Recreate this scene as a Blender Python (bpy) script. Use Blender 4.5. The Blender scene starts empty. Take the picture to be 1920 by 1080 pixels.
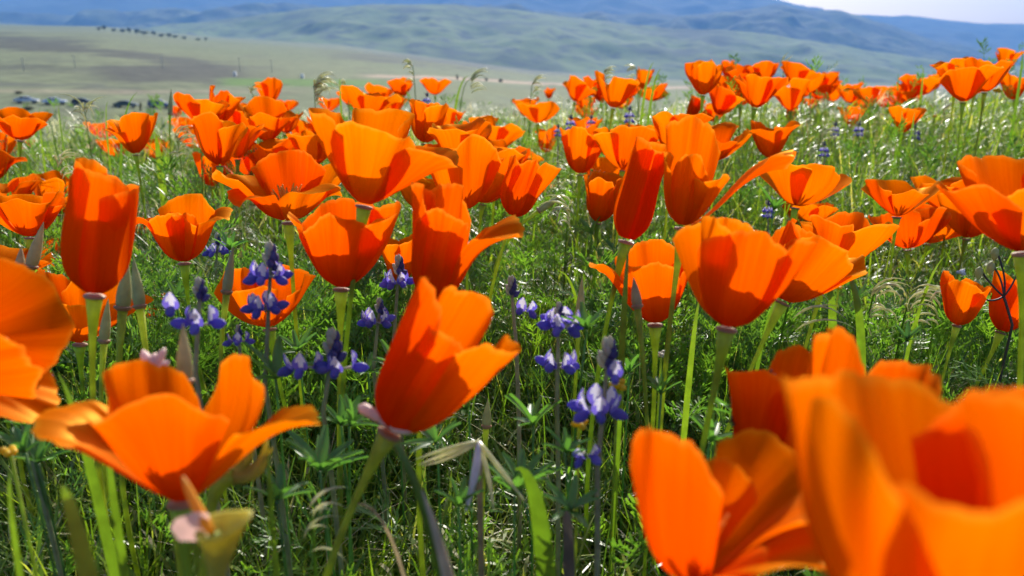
import bpy, math, random
import numpy as np
from mathutils import Vector, Matrix

scene = bpy.context.scene
C = scene.collection
R = math.radians

# ------------------------------------------------------------------ camera, sky, sun, exposure
F = 1507.0                      # focal length in photograph pixels (1920 wide)
CH = 0.32                       # camera height above the ground
PITCH = math.atan((540 - 110) / F)
cam_d = bpy.data.cameras.new('camera')
cam_d.sensor_width = 36.0
cam_d.lens = 36.0 * F / 1920.0
cam_d.clip_start = 0.01
cam_d.clip_end = 80000
cam_d.dof.use_dof = True
cam_d.dof.focus_distance = 0.52
cam_d.dof.aperture_fstop = 12.5
cam = bpy.data.objects.new('camera', cam_d)
C.objects.link(cam)
cam.location = (0, 0, CH)
cam.rotation_euler = (math.pi / 2 - PITCH, 0, 0)
scene.camera = cam

SUN_EL, SUN_AZ = R(31), R(12)   # azimuth measured from the view direction, to the right
world = bpy.data.worlds.new('World')
scene.world = world
world.use_nodes = True
wn = world.node_tree.nodes
wl = world.node_tree.links
sky = wn.new('ShaderNodeTexSky')
sky.sky_type = 'NISHITA'
sky.sun_disc = False
sky.sun_elevation = SUN_EL
sky.sun_rotation = SUN_AZ
sky.air_density = 1.0
sky.dust_density = 2.5
sky.ozone_density = 1.0
wn['Background'].inputs['Strength'].default_value = 0.105
wl.new(sky.outputs['Color'], wn['Background'].inputs['Color'])

sun_d = bpy.data.lights.new('sun', 'SUN')
sun_d.energy = 4.9
sun_d.angle = R(0.53)
sun_d.color = (1.0, 0.95, 0.86)
sun = bpy.data.objects.new('sun', sun_d)
C.objects.link(sun)
sdir = Vector((math.sin(SUN_AZ) * math.cos(SUN_EL), math.cos(SUN_AZ) * math.cos(SUN_EL), math.sin(SUN_EL)))
sun.rotation_euler = sdir.to_track_quat('Z', 'Y').to_euler()
sun.location = (0, 0, 30)

scene.view_settings.view_transform = 'Standard'
scene.view_settings.look = 'None'
scene.view_settings.gamma = 1.0
scene.view_settings.use_curve_mapping = False
scene.view_settings.exposure = 0.68
scene.cycles.max_bounces = 8
scene.cycles.diffuse_bounces = 4
scene.cycles.glossy_bounces = 2
scene.cycles.transmission_bounces = 4
scene.cycles.volume_bounces = 1
scene.cycles.transparent_max_bounces = 8
scene.cycles.sample_clamp_indirect = 4.0

# ------------------------------------------------------------------ helpers
FWD = np.array((0, math.cos(PITCH), -math.sin(PITCH)))
UPV = np.array((0, math.sin(PITCH), math.cos(PITCH)))
CAM = np.array((0, 0, CH))


def at(px, py, d):
    """the point seen at photograph pixel (px, py), d metres along the view axis"""
    return CAM + d * FWD + np.array((1, 0, 0)) * ((px - 960) / F * d) - UPV * ((py - 540) / F * d)


def hz(Y, py):
    """height above the camera of a point Y metres ahead seen on row py"""
    return -Y * np.tan(PITCH + np.arctan((py - 540) / F))


def sstep(a, b, x):
    t = np.clip((np.asarray(x, float) - a) / (b - a), 0, 1)
    return t * t * (3 - 2 * t)


def _hash(ix, iy, s):
    h = (ix.astype(np.int64) * 374761393 + iy.astype(np.int64) * 668265263 + s * 974634777) & 0xffffffff
    h = ((h ^ (h >> 13)) * 1274126177) & 0xffffffff
    return ((h ^ (h >> 16)) & 0xffff) / 65535.0


def vnoise(x, y, s=0):
    x = np.asarray(x, float); y = np.asarray(y, float)
    ix = np.floor(x); iy = np.floor(y)
    fx = x - ix; fy = y - iy
    fx = fx * fx * (3 - 2 * fx); fy = fy * fy * (3 - 2 * fy)
    a = _hash(ix, iy, s); b = _hash(ix + 1, iy, s); c = _hash(ix, iy + 1, s); d = _hash(ix + 1, iy + 1, s)
    return (a * (1 - fx) + b * fx) * (1 - fy) + (c * (1 - fx) + d * fx) * fy


def fbm(x, y, s=0, o=4):
    t = 0; a = 0.5; n = 0
    for k in range(o):
        t = t + a * vnoise(x, y, s + k * 17); n += a
        x = np.asarray(x) * 2.03; y = np.asarray(y) * 2.03; a *= 0.5
    return t / n


def link(name, me, mats, parent=None, loc=None, smooth=True):
    o = bpy.data.objects.new(name, me)
    C.objects.link(o)
    if mats is not None and len(me.materials) == 0:
        for m in (mats if isinstance(mats, (list, tuple)) else [mats]):
            me.materials.append(m)
    if smooth and len(me.polygons):
        me.polygons.foreach_set('use_smooth', np.ones(len(me.polygons), dtype=bool))
    if parent is not None:
        o.parent = parent
    if loc is not None:
        o.location = loc
    return o


def raw_mesh(name, co, faces_flat, sizes, attrs=None, uv=None, mat_idx=None):
    """big mesh from numpy: co (n,3), flat loop vertex indices, polygon sizes"""
    me = bpy.data.meshes.new(name)
    co = np.asarray(co, np.float32)
    me.vertices.add(len(co))
    me.vertices.foreach_set('co', co.ravel())
    faces_flat = np.asarray(faces_flat, np.int32)
    sizes = np.asarray(sizes, np.int32)
    me.loops.add(len(faces_flat))
    me.loops.foreach_set('vertex_index', faces_flat)
    me.polygons.add(len(sizes))
    st = np.zeros(len(sizes), np.int32)
    st[1:] = np.cumsum(sizes)[:-1]
    me.polygons.foreach_set('loop_start', st)
    me.polygons.foreach_set('loop_total', sizes)
    if mat_idx is not None:
        me.polygons.foreach_set('material_index', np.asarray(mat_idx, np.int32))
    me.update(calc_edges=True)
    for k, v in (attrs or {}).items():
        v = np.asarray(v, np.float32)
        if v.ndim == 1:
            me.attributes.new(k, 'FLOAT', 'POINT').data.foreach_set('value', v)
        else:
            me.attributes.new(k, 'FLOAT_COLOR', 'POINT').data.foreach_set('color', v.ravel())
    if uv is not None:
        l = me.uv_layers.new(name='UVMap')
        l.data.foreach_set('uv', np.asarray(uv, np.float32)[faces_flat].ravel())
    return me


def grid_faces(nv, nu, wrap=False):
    i = np.arange(nv - 1)[:, None]; j = np.arange(nu if wrap else nu - 1)[None, :]
    j2 = (j + 1) % nu
    f = np.stack([i * nu + j, i * nu + j2, (i + 1) * nu + j2, (i + 1) * nu + j], -1).reshape(-1, 4)
    return f


def tube_arrays(pts, rad, n=8, cap=True):
    pts = np.asarray(pts, float)
    m = len(pts)
    rad = np.broadcast_to(np.asarray(rad, float), (m,))
    tan = np.gradient(pts, axis=0)
    tan /= np.linalg.norm(tan, axis=1)[:, None] + 1e-12
    ref = np.array((0.0, 1.0, 0.0)) if abs(tan[:, 1]).mean() < 0.9 else np.array((1.0, 0, 0))
    a = np.cross(tan, ref); a /= np.linalg.norm(a, axis=1)[:, None] + 1e-12
    b = np.cross(tan, a)
    ph = np.arange(n) / n * 2 * np.pi
    co = pts[:, None] + rad[:, None, None] * (np.cos(ph)[None, :, None] * a[:, None] + np.sin(ph)[None, :, None] * b[:, None])
    f = grid_faces(m, n, True)
    flat = f.ravel(); sizes = np.full(len(f), 4)
    if cap:
        flat = np.concatenate([flat, np.arange(n)[::-1], (m - 1) * n + np.arange(n)])
        sizes = np.concatenate([sizes, [n, n]])
    return co.reshape(-1, 3), flat, sizes


def merge(parts):
    """join (co, flat, sizes) triples into one"""
    off = 0; cs = []; fs = []; ss = []
    for co, fl, sz in parts:
        cs.append(co); fs.append(np.asarray(fl) + off); ss.append(sz); off += len(co)
    return np.concatenate(cs), np.concatenate(fs), np.concatenate(ss)


def bez(a, b, c, n):
    t = np.linspace(0, 1, n)[:, None]
    a, b, c = map(np.asarray, (a, b, c))
    return (1 - t) ** 2 * a + 2 * t * (1 - t) * b + t * t * c


def empty(name, loc, label=None, cat=None, group=None):
    o = bpy.data.objects.new(name, None)
    C.objects.link(o)
    o.location = loc
    o.empty_display_size = 0.01
    tag(o, label, cat, group)
    return o


def tag(o, label=None, cat=None, group=None, kind=None):
    if label: o['label'] = label
    if cat: o['category'] = cat
    if group: o['group'] = group
    if kind: o['kind'] = kind
    return o


# ------------------------------------------------------------------ materials
def nodes(name):
    m = bpy.data.materials.new(name)
    m.use_nodes = True
    nt = m.node_tree
    nt.nodes.clear()
    out = nt.nodes.new('ShaderNodeOutputMaterial')
    return m, nt.nodes, nt.links, out


def ramp(n, stops):
    r = n.new('ShaderNodeValToRGB')
    e = r.color_ramp.elements
    while len(e) < len(stops): e.new(0.5)
    for k, (p, c) in enumerate(stops):
        e[k].position = p
        e[k].color = (*c, 1)
    return r


def leafy(name, stops, trans=0.4, rough=0.4, spec=0.5, attr='tint', tmul=(1.3, 1.25, 0.5), obj_random=False, bump=0.0):
    """thin plant tissue: reflects and lets light through; colour varies from blade to blade"""
    m, n, l, out = nodes(name)
    if obj_random:
        src = n.new('ShaderNodeObjectInfo').outputs['Random']
    else:
        a = n.new('ShaderNodeAttribute'); a.attribute_name = attr
        src = a.outputs['Fac']
    r = ramp(n, stops)
    l.new(src, r.inputs[0])
    tc = n.new('ShaderNodeTexCoord')
    nz = n.new('ShaderNodeTexNoise'); nz.inputs['Scale'].default_value = 180; nz.inputs['Detail'].default_value = 2
    l.new(tc.outputs['Object'], nz.inputs['Vector'])
    mx = n.new('ShaderNodeMix'); mx.data_type = 'RGBA'; mx.blend_type = 'MULTIPLY'
    mx.inputs['Factor'].default_value = 0.5
    gr = ramp(n, [(0.3, (0.55, 0.55, 0.55)), (0.7, (1.3, 1.3, 1.3))])
    l.new(nz.outputs['Fac'], gr.inputs[0])
    l.new(r.outputs[0], mx.inputs['A']); l.new(gr.outputs[0], mx.inputs['B'])
    p = n.new('ShaderNodeBsdfPrincipled')
    p.inputs['Roughness'].default_value = rough
    p.inputs['Specular IOR Level'].default_value = spec
    l.new(mx.outputs['Result'], p.inputs['Base Color'])
    t = n.new('ShaderNodeBsdfTranslucent')
    tm = n.new('ShaderNodeMix'); tm.data_type = 'RGBA'; tm.blend_type = 'MULTIPLY'
    tm.inputs['Factor'].default_value = 1
    tm.inputs['B'].default_value = (*tmul, 1)
    l.new(mx.outputs['Result'], tm.inputs['A'])
    l.new(tm.outputs['Result'], t.inputs['Color'])
    s = n.new('ShaderNodeMixShader'); s.inputs[0].default_value = trans
    l.new(p.outputs[0], s.inputs[1]); l.new(t.outputs[0], s.inputs[2])
    l.new(s.outputs[0], out.inputs['Surface'])
    return m


def petal_material():
    m, n, l, out = nodes('poppy_petal')
    uv = n.new('ShaderNodeUVMap')
    sep = n.new('ShaderNodeSeparateXYZ'); l.new(uv.outputs[0], sep.inputs[0])
    oi = n.new('ShaderNodeObjectInfo')
    # fine veins run from the base to the rim
    mp = n.new('ShaderNodeMapping'); mp.inputs['Scale'].default_value = (34, 1.3, 1)
    l.new(uv.outputs[0], mp.inputs['Vector'])
    nz = n.new('ShaderNodeTexNoise'); nz.noise_dimensions = '4D'; nz.inputs['Scale'].default_value = 1.0; nz.inputs['Detail'].default_value = 3
    l.new(mp.outputs[0], nz.inputs['Vector'])
    wv = n.new('ShaderNodeMath'); wv.operation = 'MULTIPLY'; wv.inputs[1].default_value = 40
    l.new(oi.outputs['Random'], wv.inputs[0]); l.new(wv.outputs[0], nz.inputs['W'])
    base = ramp(n, [(0.0, (0.86, 0.085, 0.0)), (0.3, (0.90, 0.110, 0.0)), (0.75, (0.94, 0.136, 0.0)), (0.95, (0.95, 0.165, 0.0)), (1.0, (0.96, 0.27, 0.01))])
    l.new(sep.outputs['Y'], base.inputs[0])
    vr = ramp(n, [(0.3, (0.88, 0.74, 0.7)), (0.62, (1.0, 1.08, 1.0))])
    l.new(nz.outputs['Fac'], vr.inputs[0])
    mx = n.new('ShaderNodeMix'); mx.data_type = 'RGBA'; mx.blend_type = 'MULTIPLY'; mx.inputs['Factor'].default_value = 0.6
    l.new(base.outputs[0], mx.inputs['A']); l.new(vr.outputs[0], mx.inputs['B'])
    hs = n.new('ShaderNodeHueSaturation')
    mr = n.new('ShaderNodeMapRange'); mr.inputs['To Min'].default_value = 0.492; mr.inputs['To Max'].default_value = 0.511
    l.new(oi.outputs['Random'], mr.inputs['Value']); l.new(mr.outputs[0], hs.inputs['Hue'])
    l.new(mx.outputs['Result'], hs.inputs['Color'])
    bmp = n.new('ShaderNodeBump'); bmp.inputs['Strength'].default_value = 0.35; bmp.inputs['Distance'].default_value = 0.0004
    l.new(nz.outputs['Fac'], bmp.inputs['Height'])
    d = n.new('ShaderNodeBsdfDiffuse'); l.new(hs.outputs[0], d.inputs['Color'])
    tr = n.new('ShaderNodeMix'); tr.data_type = 'RGBA'; tr.blend_type = 'MULTIPLY'; tr.inputs['Factor'].default_value = 1
    tr.inputs['B'].default_value = (0.94, 0.84, 1, 1)
    l.new(hs.outputs[0], tr.inputs['A']); l.new(bmp.outputs[0], d.inputs['Normal'])
    t = n.new('ShaderNodeBsdfTranslucent'); l.new(tr.outputs['Result'], t.inputs['Color']); l.new(bmp.outputs[0], t.inputs['Normal'])
    s = n.new('ShaderNodeMixShader'); s.inputs[0].default_value = 0.60
    l.new(d.outputs[0], s.inputs[1]); l.new(t.outputs[0], s.inputs[2])
    g = n.new('ShaderNodeBsdfGlossy'); g.inputs['Roughness'].default_value = 0.42; g.inputs['Color'].default_value = (1, 0.5, 0.08, 1)
    l.new(bmp.outputs[0], g.inputs['Normal'])
    lw = n.new('ShaderNodeLayerWeight'); lw.inputs['Blend'].default_value = 0.25
    gm = n.new('ShaderNodeMath'); gm.operation = 'MULTIPLY'; gm.inputs[1].default_value = 0.05
    l.new(lw.outputs['Fresnel'], gm.inputs[0])
    s2 = n.new('ShaderNodeMixShader')
    l.new(gm.outputs[0], s2.inputs[0]); l.new(s.outputs[0], s2.inputs[1]); l.new(g.outputs[0], s2.inputs[2])
    l.new(s2.outputs[0], out.inputs['Surface'])
    return m


def paint(name, col, rough=0.5, metal=0.0, noise=0.15, scale=4.0, coat=0.0):
    m, n, l, out = nodes(name)
    p = n.new('ShaderNodeBsdfPrincipled')
    tc = n.new('ShaderNodeTexCoord')
    nz = n.new('ShaderNodeTexNoise'); nz.inputs['Scale'].default_value = scale; nz.inputs['Detail'].default_value = 4
    l.new(tc.outputs['Object'], nz.inputs['Vector'])
    r = ramp(n, [(0.3, tuple(c * (1 - noise) for c in col)), (0.7, tuple(min(1, c * (1 + noise)) for c in col))])
    l.new(nz.outputs['Fac'], r.inputs[0]); l.new(r.outputs[0], p.inputs['Base Color'])
    p.inputs['Roughness'].default_value = rough
    p.inputs['Metallic'].default_value = metal
    p.inputs['Coat Weight'].default_value = coat
    l.new(p.outputs[0], out.inputs['Surface'])
    return m


PETAL = petal_material()
STEM = leafy('poppy_stem', [(0, (0.30, 0.42, 0.06)), (1, (0.46, 0.52, 0.08))], 0.6, 0.4, obj_random=True, tmul=(1.2, 1.2, 0.4))
COLLAR = leafy('poppy_collar', [(0, (0.36, 0.20, 0.10)), (1, (0.50, 0.32, 0.20))], 0.3, 0.5, obj_random=True, tmul=(1.2, 0.9, 0.8))
STAMEN = leafy('poppy_stamen', [(0, (0.75, 0.30, 0.01)), (1, (0.85, 0.40, 0.02))], 0.35, 0.6, obj_random=True, tmul=(1.1, 1, 0.3))
BUD = leafy('poppy_bud_skin', [(0, (0.34, 0.42, 0.22)), (0.6, (0.40, 0.44, 0.24)), (1, (0.50, 0.38, 0.24))], 0.45, 0.5, obj_random=True, tmul=(1.2, 1, 0.7))
PINK = leafy('faded_pink_petal', [(0, (0.84, 0.62, 0.57)), (1, (0.88, 0.70, 0.64))], 0.35, 0.5, obj_random=True, tmul=(1.1, 0.9, 0.8))
SPENT = leafy('spent_torus', [(0, (0.52, 0.54, 0.10)), (1, (0.60, 0.56, 0.12))], 0.55, 0.5, obj_random=True, tmul=(1.2, 1, 0.3))
LUP_LEAF = leafy('lupine_leaf', [(0, (0.085, 0.19, 0.06)), (1, (0.14, 0.28, 0.08))], 0.42, 0.38, 0.6, obj_random=True, tmul=(1.3, 1.6, 0.5))
LUP_STEM = leafy('lupine_stem', [(0, (0.26, 0.30, 0.16)), (1, (0.34, 0.33, 0.22))], 0.35, 0.6, obj_random=True, tmul=(1.1, 1, 0.7))
LUP_BLUE = leafy('lupine_blue', [(0, (0.11, 0.10, 0.45)), (1, (0.22, 0.19, 0.64))], 0.45, 0.45, obj_random=True, tmul=(1.3, 1.1, 1.35))
LUP_DARK = leafy('lupine_bud_blue', [(0, (0.05, 0.05, 0.19)), (1, (0.09, 0.08, 0.26))], 0.3, 0.5, obj_random=True, tmul=(1.2, 1, 1.2))
LUP_WHITE = leafy('lupine_white', [(0, (0.70, 0.68, 0.80)), (1, (0.82, 0.80, 0.86))], 0.4, 0.5, obj_random=True, tmul=(1, 1, 1.05))
FUZZ = leafy('lupine_fuzz', [(0, (0.50, 0.50, 0.42)), (1, (0.60, 0.58, 0.50))], 0.4, 0.6, obj_random=True, tmul=(1, 1, 0.8))
GRASS = leafy('grass_blade', [(0, (0.060, 0.130, 0.024)), (0.4, (0.115, 0.215, 0.028)), (0.75, (0.20, 0.305, 0.036)), (0.93, (0.29, 0.36, 0.07)), (1, (0.62, 0.55, 0.34))], 0.5, 0.36, 0.6, tmul=(1.5, 1.55, 0.4))
FERN = leafy('poppy_foliage', [(0, (0.08, 0.18, 0.05)), (0.6, (0.14, 0.28, 0.05)), (1, (0.22, 0.38, 0.055))], 0.5, 0.42, 0.5, tmul=(1.35, 1.45, 0.45))
AWN = leafy('silvery_awn', [(0, (0.42, 0.48, 0.27)), (0.6, (0.62, 0.63, 0.45)), (0.85, (0.72, 0.66, 0.54)), (1, (0.62, 0.42, 0.34))], 0.5, 0.36, 0.6, tmul=(1.1, 1.1, 0.8))
STRAW = leafy('dry_straw', [(0, (0.38, 0.30, 0.15)), (1, (0.62, 0.55, 0.36))], 0.3, 0.4, 0.5, tmul=(1.1, 1, 0.7))
BLADE = leafy('broad_blade', [(0, (0.085, 0.17, 0.02)), (1, (0.16, 0.26, 0.035))], 0.5, 0.35, 0.6, obj_random=True, tmul=(1.5, 1.5, 0.35))
DRYBLADE = leafy('dry_blade', [(0, (0.26, 0.20, 0.12)), (1, (0.50, 0.42, 0.30))], 0.3, 0.5, 0.5, obj_random=True, tmul=(1.1, 1, 0.7))
AWN_O = leafy('silvery_spikelet', [(0, (0.60, 0.62, 0.42)), (1, (0.80, 0.78, 0.64))], 0.55, 0.28, 0.8, obj_random=True, tmul=(1.1, 1.1, 0.8))
YELLOW = leafy('yellow_floret', [(0, (0.80, 0.55, 0.01)), (1, (0.88, 0.65, 0.03))], 0.4, 0.5, obj_random=True, tmul=(1, 1, 0.3))
DARKSTALK = leafy('dark_stalk', [(0, (0.045, 0.03, 0.03)), (1, (0.10, 0.08, 0.06))], 0.15, 0.6, obj_random=True, tmul=(1, 1, 1))

# ------------------------------------------------------------------ the ground: knoll, valley floor
EDGE_X = [-900, 0, 200, 400, 640, 1000, 1280, 1920, 2800]
EDGE_Y = [38, 42, 46, 64, 78, 122, 138, 152, 158]


def knoll(x, y):
    g = 0.055 * sstep(0.35, 1.3, x) * sstep(0.3, 1.2, y) + 0.02 * (fbm(x * 1.3 + 5, y * 1.3, 3) - 0.5)
    g = g - 0.02 * sstep(0.1, 0.9, y) * sstep(0.5, -0.2, np.abs(x - 0.2))
    return g


def ground_z(x, y):
    x = np.asarray(x, float); y = np.asarray(y, float)
    r = np.hypot(x, y)
    t = np.where(y > 1e-6, x / np.maximum(y, 1e-6), np.sign(x) * 9.0)
    px = 960 + F * np.clip(t, -1.3, 1.3) / math.cos(PITCH)
    e = np.interp(px, EDGE_X, EDGE_Y)
    slope = (110 - e) / F
    fw = sstep(-0.3, 0.5, y / np.maximum(r, 1e-6))
    plain = CH - 16.6 + slope * np.minimum(r, 3200) * fw * np.clip(y / np.maximum(r, 1e-6), .6, 1)
    plain = plain + sstep(250, 1500, r) * 7 * (fbm(x / 420.0, y / 420.0, 9) - 0.5) + 0.5 * (fbm(x / 30.0, y / 30.0, 4) - 0.5) * sstep(60, 120, r)
    w = sstep(math.log(2.5), math.log(75), np.log(np.maximum(r, 1e-3)))
    return knoll(np.clip(x, -4, 4), np.clip(y, -4, 4)) * (1 - w) + plain * w


rings = np.concatenate([[0.0], np.geomspace(0.04, 4, 50), np.geomspace(4.4, 110, 26), np.geomspace(113, 3300, 180), np.geomspace(3500, 14800, 16)])
azs = np.concatenate([np.linspace(-42, 42, 220), np.linspace(44, 316, 56)])
rr, aa = np.meshgrid(rings, np.radians(azs), indexing='ij')
gx = rr * np.sin(aa); gy = rr * np.cos(aa)
gz = ground_z(gx, gy)
# what grows on the valley floor: pale grass, grey brush, a green crop, bare dirt tracks
dep = gy * math.cos(PITCH) + (CH - gz) * math.sin(PITCH)
ppx = 960 + F * gx / np.maximum(dep, 1e-3)
ppy = 540 - F * (gy * math.sin(PITCH) + (gz - CH) * math.cos(PITCH)) / np.maximum(dep, 1e-3)
n1 = fbm(gx / 60.0, gy / 160.0, 31); n2 = fbm(gx / 14.0, gy / 60.0, 41); n3 = fbm(gx / 250.0, gy / 500.0, 51)
n4 = fbm(gx / 9.0, gy / 22.0, 61)
wob = (n1 - 0.5) * 26 + (n2 - 0.5) * 22 + (n4 - .5) * 14
pale = np.array((0.132, 0.175, 0.092)); tan = np.array((0.178, 0.198, 0.122)); brush = np.array((0.066, 0.070, 0.066))
crop = np.array((0.105, 0.195, 0.055)); dirt = np.array((0.40, 0.31, 0.235)); olive = np.array((0.14, 0.16, 0.075))
col = pale[None, None] * (1 - n3[..., None]) + tan[None, None] * n3[..., None]
col = col * (0.8 + 0.4 * n2[..., None])


def lay(mask, c):
    global col
    mask = np.clip(mask, 0, 1)[..., None]
    col = col * (1 - mask) + np.asarray(c) * mask


far = sstep(100, 160, rr)
yy = ppy + wob
# grey brush sweeping from the left edge down to the crop field
c1 = np.interp(ppx, [-600, 0, 160, 300, 420, 520], [70, 78, 88, 108, 128, 140])
lay(far * sstep(13, 5, np.abs(yy - c1)) * sstep(560, 380, ppx) * 0.85, brush)
lay(far * sstep(19, 8, np.abs(yy - 137)) * sstep(120, 230, ppx + wob * 2) * sstep(470, 400, ppx + wob) * 0.9, brush)
lay(far * sstep(9, 3, np.abs(yy - 131 - (ppx - 100) * 0.02)) * sstep(220, 60, ppx) * 0.6, brush)
lay(far * sstep(5, 1.5, np.abs(yy - np.interp(ppx, [-300, 0, 400], [150, 154, 166]))) * sstep(500, 100, ppx) * 0.7, brush * 1.4)
lay(far * sstep(12, 5, np.abs(yy - np.interp(ppx, [600, 1000, 1400], [100, 128, 146]))) * sstep(560, 700, ppx) * 0.75, brush * 1.2)
lay(far * sstep(560, 900, ppx) * sstep(0.45, 0.6, n1) * 0.5, olive)
lay(far * sstep(8, 5.5, np.abs(ppy - 154 - (ppx - 500) * 0.012 + (n2 - .5) * 3)) * sstep(395, 440, ppx) * sstep(760, 690, ppx), crop)
lay(far * sstep(3.5, 1.2, np.abs(ppy - np.interp(ppx, [640, 800, 1000, 1200], [142, 144, 156, 164]) + (n2 - .5) * 4)) * sstep(650, 720, ppx) * 0.9, dirt)
lay(far * sstep(5, 1.5, np.abs(ppy - 171 + (n2 - .5) * 6)) * sstep(700, 300, ppx) * 0.35, dirt)
lay(far * sstep(200, 214, ppy) * 0.8, olive * 1.15)
lay(far * sstep(0.60, 0.72, n2) * 0.35, brush)
near = 1 - far
soil = np.array((0.085, 0.062, 0.040))
midc = np.array((0.10, 0.13, 0.045))
lay(near * sstep(5, 60, rr), midc)
lay(sstep(8, 3, rr), soil)
ff = grid_faces(len(rings), len(azs), True)
rgba = np.concatenate([np.clip(col, 0, 1), np.ones(col.shape[:2] + (1,))], -1).reshape(-1, 4)
gme = raw_mesh('ground', np.stack([gx, gy, gz], -1).reshape(-1, 3), ff.ravel(), np.full(len(ff), 4), {'col': rgba})


def ground_material():
    m, n, l, out = nodes('ground')
    a = n.new('ShaderNodeAttribute'); a.attribute_name = 'col'
    geo = n.new('ShaderNodeNewGeometry')
    n1_ = n.new('ShaderNodeTexNoise'); n1_.inputs['Scale'].default_value = 26; n1_.inputs['Detail'].default_value = 6
    l.new(geo.outputs['Position'], n1_.inputs['Vector'])
    n2_ = n.new('ShaderNodeTexNoise'); n2_.inputs['Scale'].default_value = 0.16; n2_.inputs['Detail'].default_value = 8; n2_.inputs['Roughness'].default_value = 0.7
    l.new(geo.outputs['Position'], n2_.inputs['Vector'])
    r1 = ramp(n, [(0.25, (0.5, 0.5, 0.5)), (0.75, (1.5, 1.45, 1.4))]); l.new(n1_.outputs['Fac'], r1.inputs[0])
    r2 = ramp(n, [(0.32, (0.62, 0.62, 0.66)), (0.68, (1.32, 1.32, 1.28))]); l.new(n2_.outputs['Fac'], r2.inputs[0])
    x1 = n.new('ShaderNodeMix'); x1.data_type = 'RGBA'; x1.blend_type = 'MULTIPLY'; x1.inputs['Factor'].default_value = 0.6
    x2 = n.new('ShaderNodeMix'); x2.data_type = 'RGBA'; x2.blend_type = 'MULTIPLY'; x2.inputs['Factor'].default_value = 0.9
    l.new(a.outputs['Color'], x1.inputs['A']); l.new(r1.outputs[0], x1.inputs['B'])
    l.new(x1.outputs['Result'], x2.inputs['A']); l.new(r2.outputs[0], x2.inputs['B'])
    p = n.new('ShaderNodeBsdfPrincipled'); p.inputs['Roughness'].default_value = 0.95
    p.inputs['Specular IOR Level'].default_value = 0.1
    l.new(x2.outputs['Result'], p.inputs['Base Color'])
    b = n.new('ShaderNodeBump'); b.inputs['Strength'].default_value = 0.6; b.inputs['Distance'].default_value = 0.02
    l.new(n1_.outputs['Fac'], b.inputs['Height']); l.new(b.outputs[0], p.inputs['Normal'])
    l.new(p.outputs[0], out.inputs['Surface'])
    return m


ground = link('ground', gme, ground_material())
tag(ground, 'sandy ground of the flower knoll running out to the grassy valley floor', kind='structure')


# ------------------------------------------------------------------ hills and mountains
def hill_material(name, c1, c2, c3, scale, thr=(0.45, 0.62)):
    m, n, l, out = nodes(name)
    geo = n.new('ShaderNodeNewGeometry')
    nz = n.new('ShaderNodeTexNoise'); nz.inputs['Scale'].default_value = scale; nz.inputs['Detail'].default_value = 9; nz.inputs['Roughness'].default_value = 0.68
    l.new(geo.outputs['Position'], nz.inputs['Vector'])
    nb = n.new('ShaderNodeTexNoise'); nb.inputs['Scale'].default_value = scale * 7; nb.inputs['Detail'].default_value = 6
    l.new(geo.outputs['Position'], nb.inputs['Vector'])
    r = ramp(n, [(0.36, c1), (0.5, c2), (0.6, c2)]); l.new(nz.outputs['Fac'], r.inputs[0])
    r2 = ramp(n, [(thr[0], (0, 0, 0)), (thr[1], (1, 1, 1))]); l.new(nb.outputs['Fac'], r2.inputs[0])
    x = n.new('ShaderNodeMix'); x.data_type = 'RGBA'
    l.new(r2.outputs[0], x.inputs['Factor']); l.new(r.outputs[0], x.inputs['A']); x.inputs['B'].default_value = (*c3, 1)
    p = n.new('ShaderNodeBsdfPrincipled'); p.inputs['Roughness'].default_value = 1.0; p.inputs['Specular IOR Level'].default_value = 0.05
    l.new(x.outputs['Result'], p.inputs['Base Color'])
    l.new(p.outputs[0], out.inputs['Surface'])
    return m


def hills(name, Yf, Yr, Yb, foot, ridge, nscale, amp, seed, mat, label, x0=-500, x1=2420, nu=330, nv=80, pw=0.9):
    px = np.linspace(x0, x1, nu)
    tv = np.concatenate([np.linspace(0, 1, nv), 1 + np.linspace(0.04, 1, 12)])
    Yt = np.where(tv <= 1, Yf + (Yr - Yf) * tv, Yr + (Yb - Yr) * (tv - 1))
    PX, T = np.meshgrid(px, tv, indexing='xy')
    Y = np.broadcast_to(Yt[:, None], PX.shape)
    X = (PX - 960) / F * Y * math.cos(PITCH)
    zf = hz(Yf, np.interp(px, *foot)) + CH - 40
    zr = hz(Yr, np.interp(px, *ridge)) + CH
    k = max(3, nu // 60)
    zr = np.convolve(np.pad(zr, k, mode='edge'), np.ones(2 * k + 1) / (2 * k + 1), 'valid')
    up = np.clip(T, 0, 1) ** pw
    dn = sstep(1, 2, T)
    n = fbm(X / nscale, Y / nscale, seed, 5) - 0.5
    rdg = 1 - np.abs(2 * fbm(X / nscale * 1.7 + 3.3, Y / nscale * 0.8, seed + 5, 4) - 1) * 2
    Z = zf[None] + (zr - zf)[None] * up * (1 - 0.7 * dn)
    Z = Z + (n * 1.1 + (rdg - 0.6) * 0.55) * amp * np.sin(np.clip(T, 0, 1) * np.pi * 0.93) + n * amp * 0.16 * T
    f = grid_faces(len(tv), nu)
    me = raw_mesh(name, np.stack([X, Y, Z], -1).reshape(-1, 3), f.ravel(), np.full(len(f), 4))
    o = link(name, me, mat)
    return tag(o, label, kind='structure')


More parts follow.
